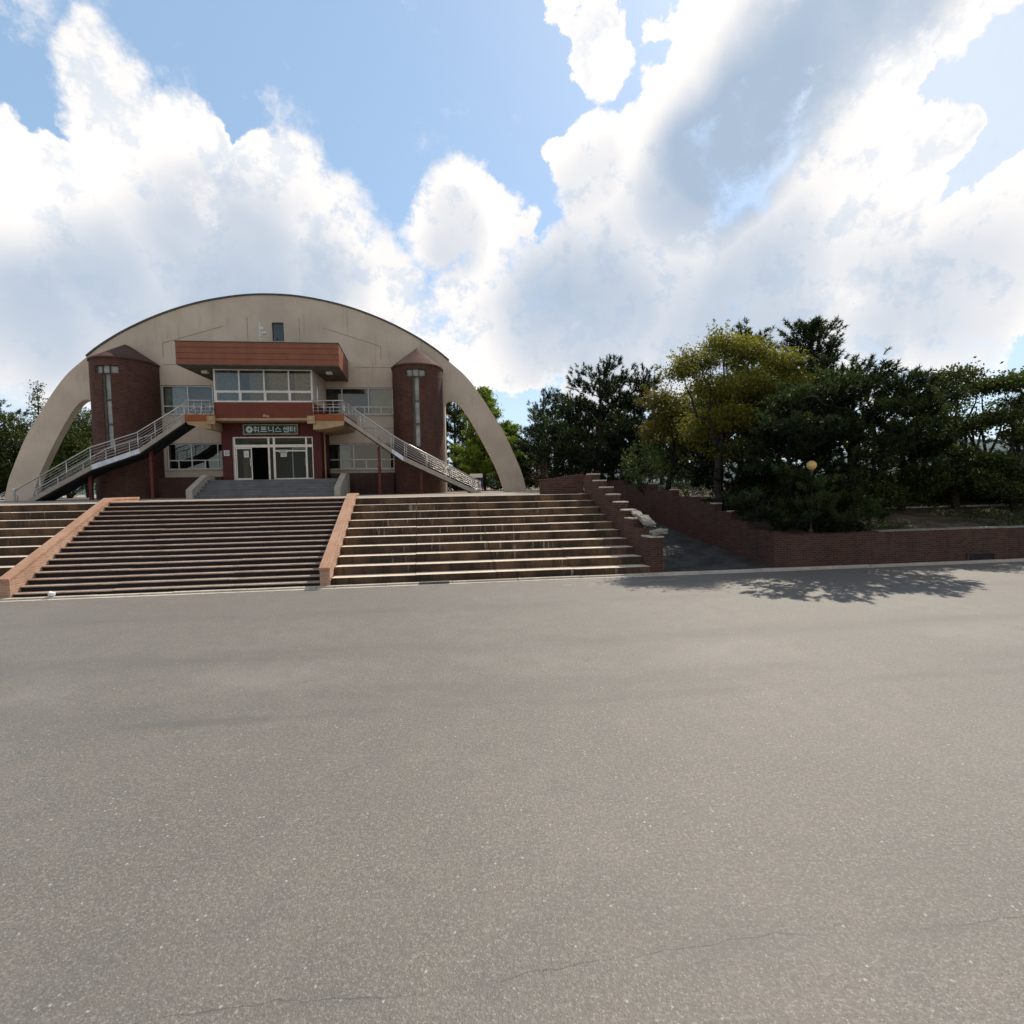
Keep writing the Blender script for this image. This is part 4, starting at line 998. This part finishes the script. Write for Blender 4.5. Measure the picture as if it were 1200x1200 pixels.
bush(634, 35, 545, 572, .75, 'brownish shrub beside the foot of the right arch leg', 'brownleaf', 80, .08, z0=PZ-.02, group=None)
# behind the building
for (px, v, y0, R, lab) in ((30, 46, 545, 2.6, 'low dark hedge shrub at the far left, seen beyond the left arch leg'), (80, 47, 540, 2.6, 'low dark shrub seen through the bottom of the left arch opening'), (-12, 44, 545, 2.4, 'dark shrub cut by the left picture edge behind the arch'),
                        (540, 47, 545, 2.4, 'low dark shrub seen through the right arch opening'), (580, 48, 545, 2.4, 'low dark shrub behind the right arch leg'), (605, 44, 548, 2.0, 'low dark shrub just right of the right arch leg')):
    bush(px, v, y0, 580, R, lab, 'mid', 190, .17, 26, .28, 'low shrubs behind the hall', z0=PZ-.02)
def conifer(px, v, ytop, R, label, mat, size=.13, n=420, per=16, name='young_tree', group=None, low=.16, z0=None):
    u, _, zt = atv(px, ytop, v); z0 = PZ-.02 if z0 is None else z0; h = zt-z0; base = (u, v, z0); W = np.array([u, v, z0]); tm = MB()
    limb(tm, W, W+np.array([0, 0, h]), .012*h+.03, .01, 0, 6, .006); C = []; T = []
    nb = int(h*5); az = 0
    for i in range(nb):
        t = low+(1-low)*i/nb; az += 2.4; L = R*((1-t)**.8*1.05+.05)*rng.uniform(.7, 1.15); a = np.array([0, 0, h*t]); b = a+np.array([math.cos(az)*L, math.sin(az)*L, L*.32])
        limb(tm, a+W, b+W, .025, .006, 0, 3, .03)
        k = max(3, int(n/nb*(.4+L/R)))
        for q in range(k):
            f = rng.uniform(.2, 1.05); C.append(a+(b-a)*f+rng.normal(size=3)*np.array([.16, .16, .1])); T.append(.35+.4*f*rng.uniform(.5, 1)+rng.normal(0, .1))
    vv, t = leaves(np.array(C), per, .14, size, np.array(T), .7)
    return finish(base, tm, fast_mesh('crown', vv, 4, t, mat), label, 'tree', group, 'bark', name)
conifer(566, 41, 455, 3.0, 'fresh light green conical young tree seen through and beyond the right arch leg', 'fresh', n=1700, size=.19)
conifer(598, 43, 498, 2.6, 'second light green tree showing just right of the right arch leg', 'fresh', n=1300, size=.19)
pine(532, 46, 472, 3.0, 'dark pine seen inside the right arch opening beside the tower', low=.1, mat='pine', shape=.5, group='dark pines behind the hall', z0=PZ-.02)
pine(552, 50, 500, 3.0, 'dark low pine behind the light green conical tree', low=.05, mat='pinedark', shape=.45, group='dark pines behind the hall', z0=PZ-.02)
GL = 'dark trees behind the left arch leg'
broadleaf(12, 40, 484, 2.6, 'dark bushy tree at the left edge outside the left arch leg', [(10,500,40,1.5,1.0,90),(28,520,40,1.3,1.1,90),(-8,530,40,1.7,1.3,90),(15,550,40,1.9,1.2,110)], 'mid', z0=PZ-.02, size=.17, per=24, spread=.28, group=GL)
pine(-20, 41, 478, 3.0, 'pine mostly outside the left picture edge', low=.1, mat='pinedark', shape=.5, group=GL, z0=PZ-.02)
conifer(43, 42, 448, 1.0, 'thin pointed sapling standing above the left arch leg', 'mid', n=260, size=.14, name='sapling', group=GL)
for (px, v, yt, R, lab) in ((98, 43, 474, 2.8, 'dark tree inside the left arch opening right beside the left tower'), (76, 41, 500, 2.4, 'dark leafy tree in the middle of the left arch opening'), (112, 46, 480, 2.6, 'dark tree partly hidden behind the left brick tower'), (60, 44, 520, 2.2, 'low dark tree at the inner edge of the left arch leg')):
    dy = (575-yt)
    broadleaf(px, v, yt, R, lab, [(px, yt+dy*.2, v, R*.55, R*.45, 80), (px-R*4, yt+dy*.42, v, R*.6, R*.5, 80), (px+R*4, yt+dy*.45, v, R*.6, R*.5, 80), (px, yt+dy*.7, v-.5, R*.8, R*.5, 110)], 'mid', z0=PZ-.02, size=.17, per=24, spread=.28, group=GL)

# low ground cover over the bed
cc = []
for i in range(5200):
    v = 16.4+rng.uniform(0, 1)**1.5*22; u = uF(min(v, 28.6))+.35+rng.uniform(0, 1)**1.2*20
    if math.sin(u*.9+1)*math.sin(v*.8)+rng.uniform(-.6, .6) > .1: cc.append((u, v, bedz(u, v)+rng.uniform(.02, .16)))
cc = np.array(cc); base = (16.0, 20.0, 1.5); vv, tt = leaves(cc-np.array(base), 9, .10, .085, rng.uniform(.1, .7, len(cc)), .4, .8)
gc = link('ground_cover', fast_mesh('ground_cover', vv, 4, tt, 'mid'), None, base); gc['kind'] = 'stuff'
# ------------------------------------------------------------------ light and sky
EL = math.radians(49.0); AZ = YAW+math.radians(53.0)      # azimuth from +X towards +Y
sund = Vector((math.cos(EL)*math.cos(AZ), math.cos(EL)*math.sin(AZ), math.sin(EL)))
sl_ = bpy.data.lights.new('sun', 'SUN'); sl_.energy = 4.4; sl_.angle = math.radians(.5); sl_.color = (1, .92, .79)
so_ = bpy.data.objects.new('sun', sl_); COL.objects.link(so_); so_.rotation_euler = sund.to_track_quat('Z', 'Y').to_euler(); so_.location = (20, 30, 40)
w = bpy.data.worlds.new('World'); scene.world = w; w.use_nodes = True; nt = w.node_tree; nt.nodes.clear(); k = N(nt)
sky = k.n('ShaderNodeTexSky', sky_type='NISHITA'); sky.sun_disc = False; sky.sun_elevation = EL; sky.sun_rotation = PI/2-AZ
sky.altitude = 50; sky.air_density = 1.0; sky.dust_density = .6; sky.ozone_density = 1.0
SKYS = .13
skyc = k.vmath('MULTIPLY', sky.outputs[0], (SKYS, SKYS, SKYS)).outputs[0]
D0 = k.n('ShaderNodeTexCoord').outputs['Generated']
def warp(vec, s, a, det=4):
    n_ = k.noise(vec, s, det, .55, col=True)
    d = k.vmath('SUBTRACT', n_, (.5, .5, .5)).outputs[0]
    return k.vmath('ADD', vec, k.vmath('MULTIPLY', d, (a, a, a)).outputs[0]).outputs[0]
Dw = k.vmath('NORMALIZE', warp(D0, 5, .11, 6)).outputs[0]
def blobs(vec, lst, o=1.45, inn=.35):
    acc = None
    for b in lst:
        x, y, r = b[:3]; c = ray(x, y); c = c/np.linalg.norm(c)
        a = 0
        for dx, dy in ((r, 0), (-r, 0), (0, r), (0, -r)):
            q = ray(x+dx, y+dy); a += math.acos(min(1, float(c@(q/np.linalg.norm(q)))))/4
        dt = k.vmath('DOT_PRODUCT', vec, tuple(c)).outputs['Value']
        mr = k.n('ShaderNodeMapRange', interpolation_type='SMOOTHSTEP'); k.l(dt, mr.inputs[0])
        mr.inputs[1].default_value = math.cos(a*o); mr.inputs[2].default_value = math.cos(a*inn); mr.inputs[4].default_value = b[3] if len(b) > 3 else 1.0
        acc = mr.outputs[0] if acc is None else k.math('MAXIMUM', acc, mr.outputs[0])
    return acc
CL = [(105,75,42),(130,105,45),(150,150,50),(205,150,48),(235,165,35),(90,45,22),(70,180,32),(90,215,50),(30,245,60),(150,240,70),(310,215,38),(345,230,42),(395,262,36),(300,285,80),(210,290,80),(110,310,80),(20,340,90),(400,320,60),(440,350,45),(480,385,40),(520,405,30),(340,350,90),(200,370,90),(80,400,80),
      (540,240,36),(510,262,38),(575,262,36),(600,262,28),(632,262,14),(535,345,30),(580,345,45),(640,320,38),(668,300,26),(690,350,60),(620,390,60),(760,335,45),(720,400,60),(800,390,60),(560,400,40),(850,330,60),(0,135,28,.6),(8,175,26,.6),(20,0,30,.55),(90,0,28,.55),
      (668,12,34,.62),(690,45,36,.66),(702,78,28,.6),(645,10,22,.5),(780,18,30,.6),
      (690,185,32),(660,170,14),(740,190,42),(715,235,40),(790,215,60),(780,145,40),(820,100,45),(850,50,45),(830,20,40),(900,80,70),(880,150,60),(960,40,70),(1040,20,60),(1120,5,50),(1180,-20,40),(985,110,50),(1040,85,36),(1000,170,50),(1070,180,40),(1110,170,30),(1040,230,45),(950,240,40),(990,215,40),
      (1180,250,40),(1130,285,50),(1060,300,50),(1000,310,60),(930,300,50),(880,285,36),(900,370,80),(1000,390,90),(1100,370,80),(1190,340,70),(820,430,60)]
TH = [(1100,120,130,.9),(1190,60,130,.85),(1190,160,110,.9),(1130,220,100,.9),(60,420,120,.6),(0,300,90,.6)]      # thin veil
SH = [(985,15,50,.95),(930,60,60,1),(890,120,60,1),(850,185,60,1),(815,240,50,.8),(1060,0,44,.8),(770,280,40,.5),
      (265,312,75,1),(160,345,70,.8),(60,375,70,.7),(340,330,50,.8),(690,380,70,.8),(780,390,60,.6),(880,370,70,.7),(530,278,28,.5),(700,222,30,.4),(1150,330,70,.5),(1020,340,60,.5)]
dens = blobs(Dw, CL, 1.8, .10)
fb0 = k.noise(D0, 8.0, 9, .67)
fb = fb0; lowf = k.noise(D0, 4.0, 3, .5)
sun1 = k.vmath('ADD', D0, tuple(sund*.035)).outputs[0]
fs = k.noise(sun1, 8.0, 6, .64)
body = k.math('MULTIPLY_ADD', dens, 1.4, k.math('MULTIPLY', k.math('SUBTRACT', fb, .5), 4.0))
sepd = k.n('ShaderNodeSeparateXYZ'); k.l(D0, sepd.inputs[0])
front = k.ramp(sepd.outputs[1], -.35, .25)
behind = k.math('MULTIPLY', k.math('SUBTRACT', 1.0, front), k.ramp(lowf, .42, .56))  # clouds added behind the camera as warm fill for the shaded front wall
soft = k.math('ADD', .20, k.math('MULTIPLY', k.ramp(lowf, .42, .62), .9))
av = k.math('DIVIDE', k.math('SUBTRACT', body, .44), soft, clamp=True)
alpha = k.ramp(av, 0.0, 1.0)
veil = k.math('MULTIPLY', blobs(Dw, TH, 1.9, 0), k.ramp(fb, .05, .5))
low = k.math('MULTIPLY', k.ramp(sepd.outputs[2], .36, .02), .6)
shade = k.math('MULTIPLY', k.math('ADD', blobs(Dw, SH, 2.1, .0), k.math('MULTIPLY', k.math('SUBTRACT', lowf, .5), 1.2), clamp=True), k.ramp(body, .1, 1.0))
relief = k.math('MULTIPLY', k.ramp(k.math('SUBTRACT', fs, fb0), -.01, .12), k.ramp(body, .45, 1.0))
ccol = k.mix(k.math('MULTIPLY', relief, .75), (1.14, 1.08, 1.03), (.76, .83, .92))
ccol = k.mix(k.math('MULTIPLY', shade, 1.0), ccol, (.43, .54, .69))
hz = k.mix(k.math('MULTIPLY', front, .40), skyc, (.56, .84, 1.16))
hazec = k.mix(low, hz, (.72, .89, 1.03))
c1 = k.mix(k.math('MULTIPLY', veil, .9), hazec, (.80, .88, .97))
c1 = k.mix(behind, c1, (.78, .71, .62))
col = k.mix(alpha, c1, ccol)
bg = k.n('ShaderNodeBackground'); k.l(col, bg.inputs[0]); bg.inputs[1].default_value = 1.0
k.l(bg.outputs[0], k.n('ShaderNodeOutputWorld').inputs[0])
scene.view_settings.view_transform = 'Standard'; scene.view_settings.look = 'None'; scene.view_settings.exposure = 0; scene.view_settings.gamma = 1
scene.view_settings.use_curve_mapping = False
scene.cycles.use_denoising = True; scene.cycles.max_bounces = 5; scene.cycles.diffuse_bounces = 3; scene.cycles.glossy_bounces = 3; scene.cycles.transmission_bounces = 4; scene.cycles.transparent_max_bounces = 12
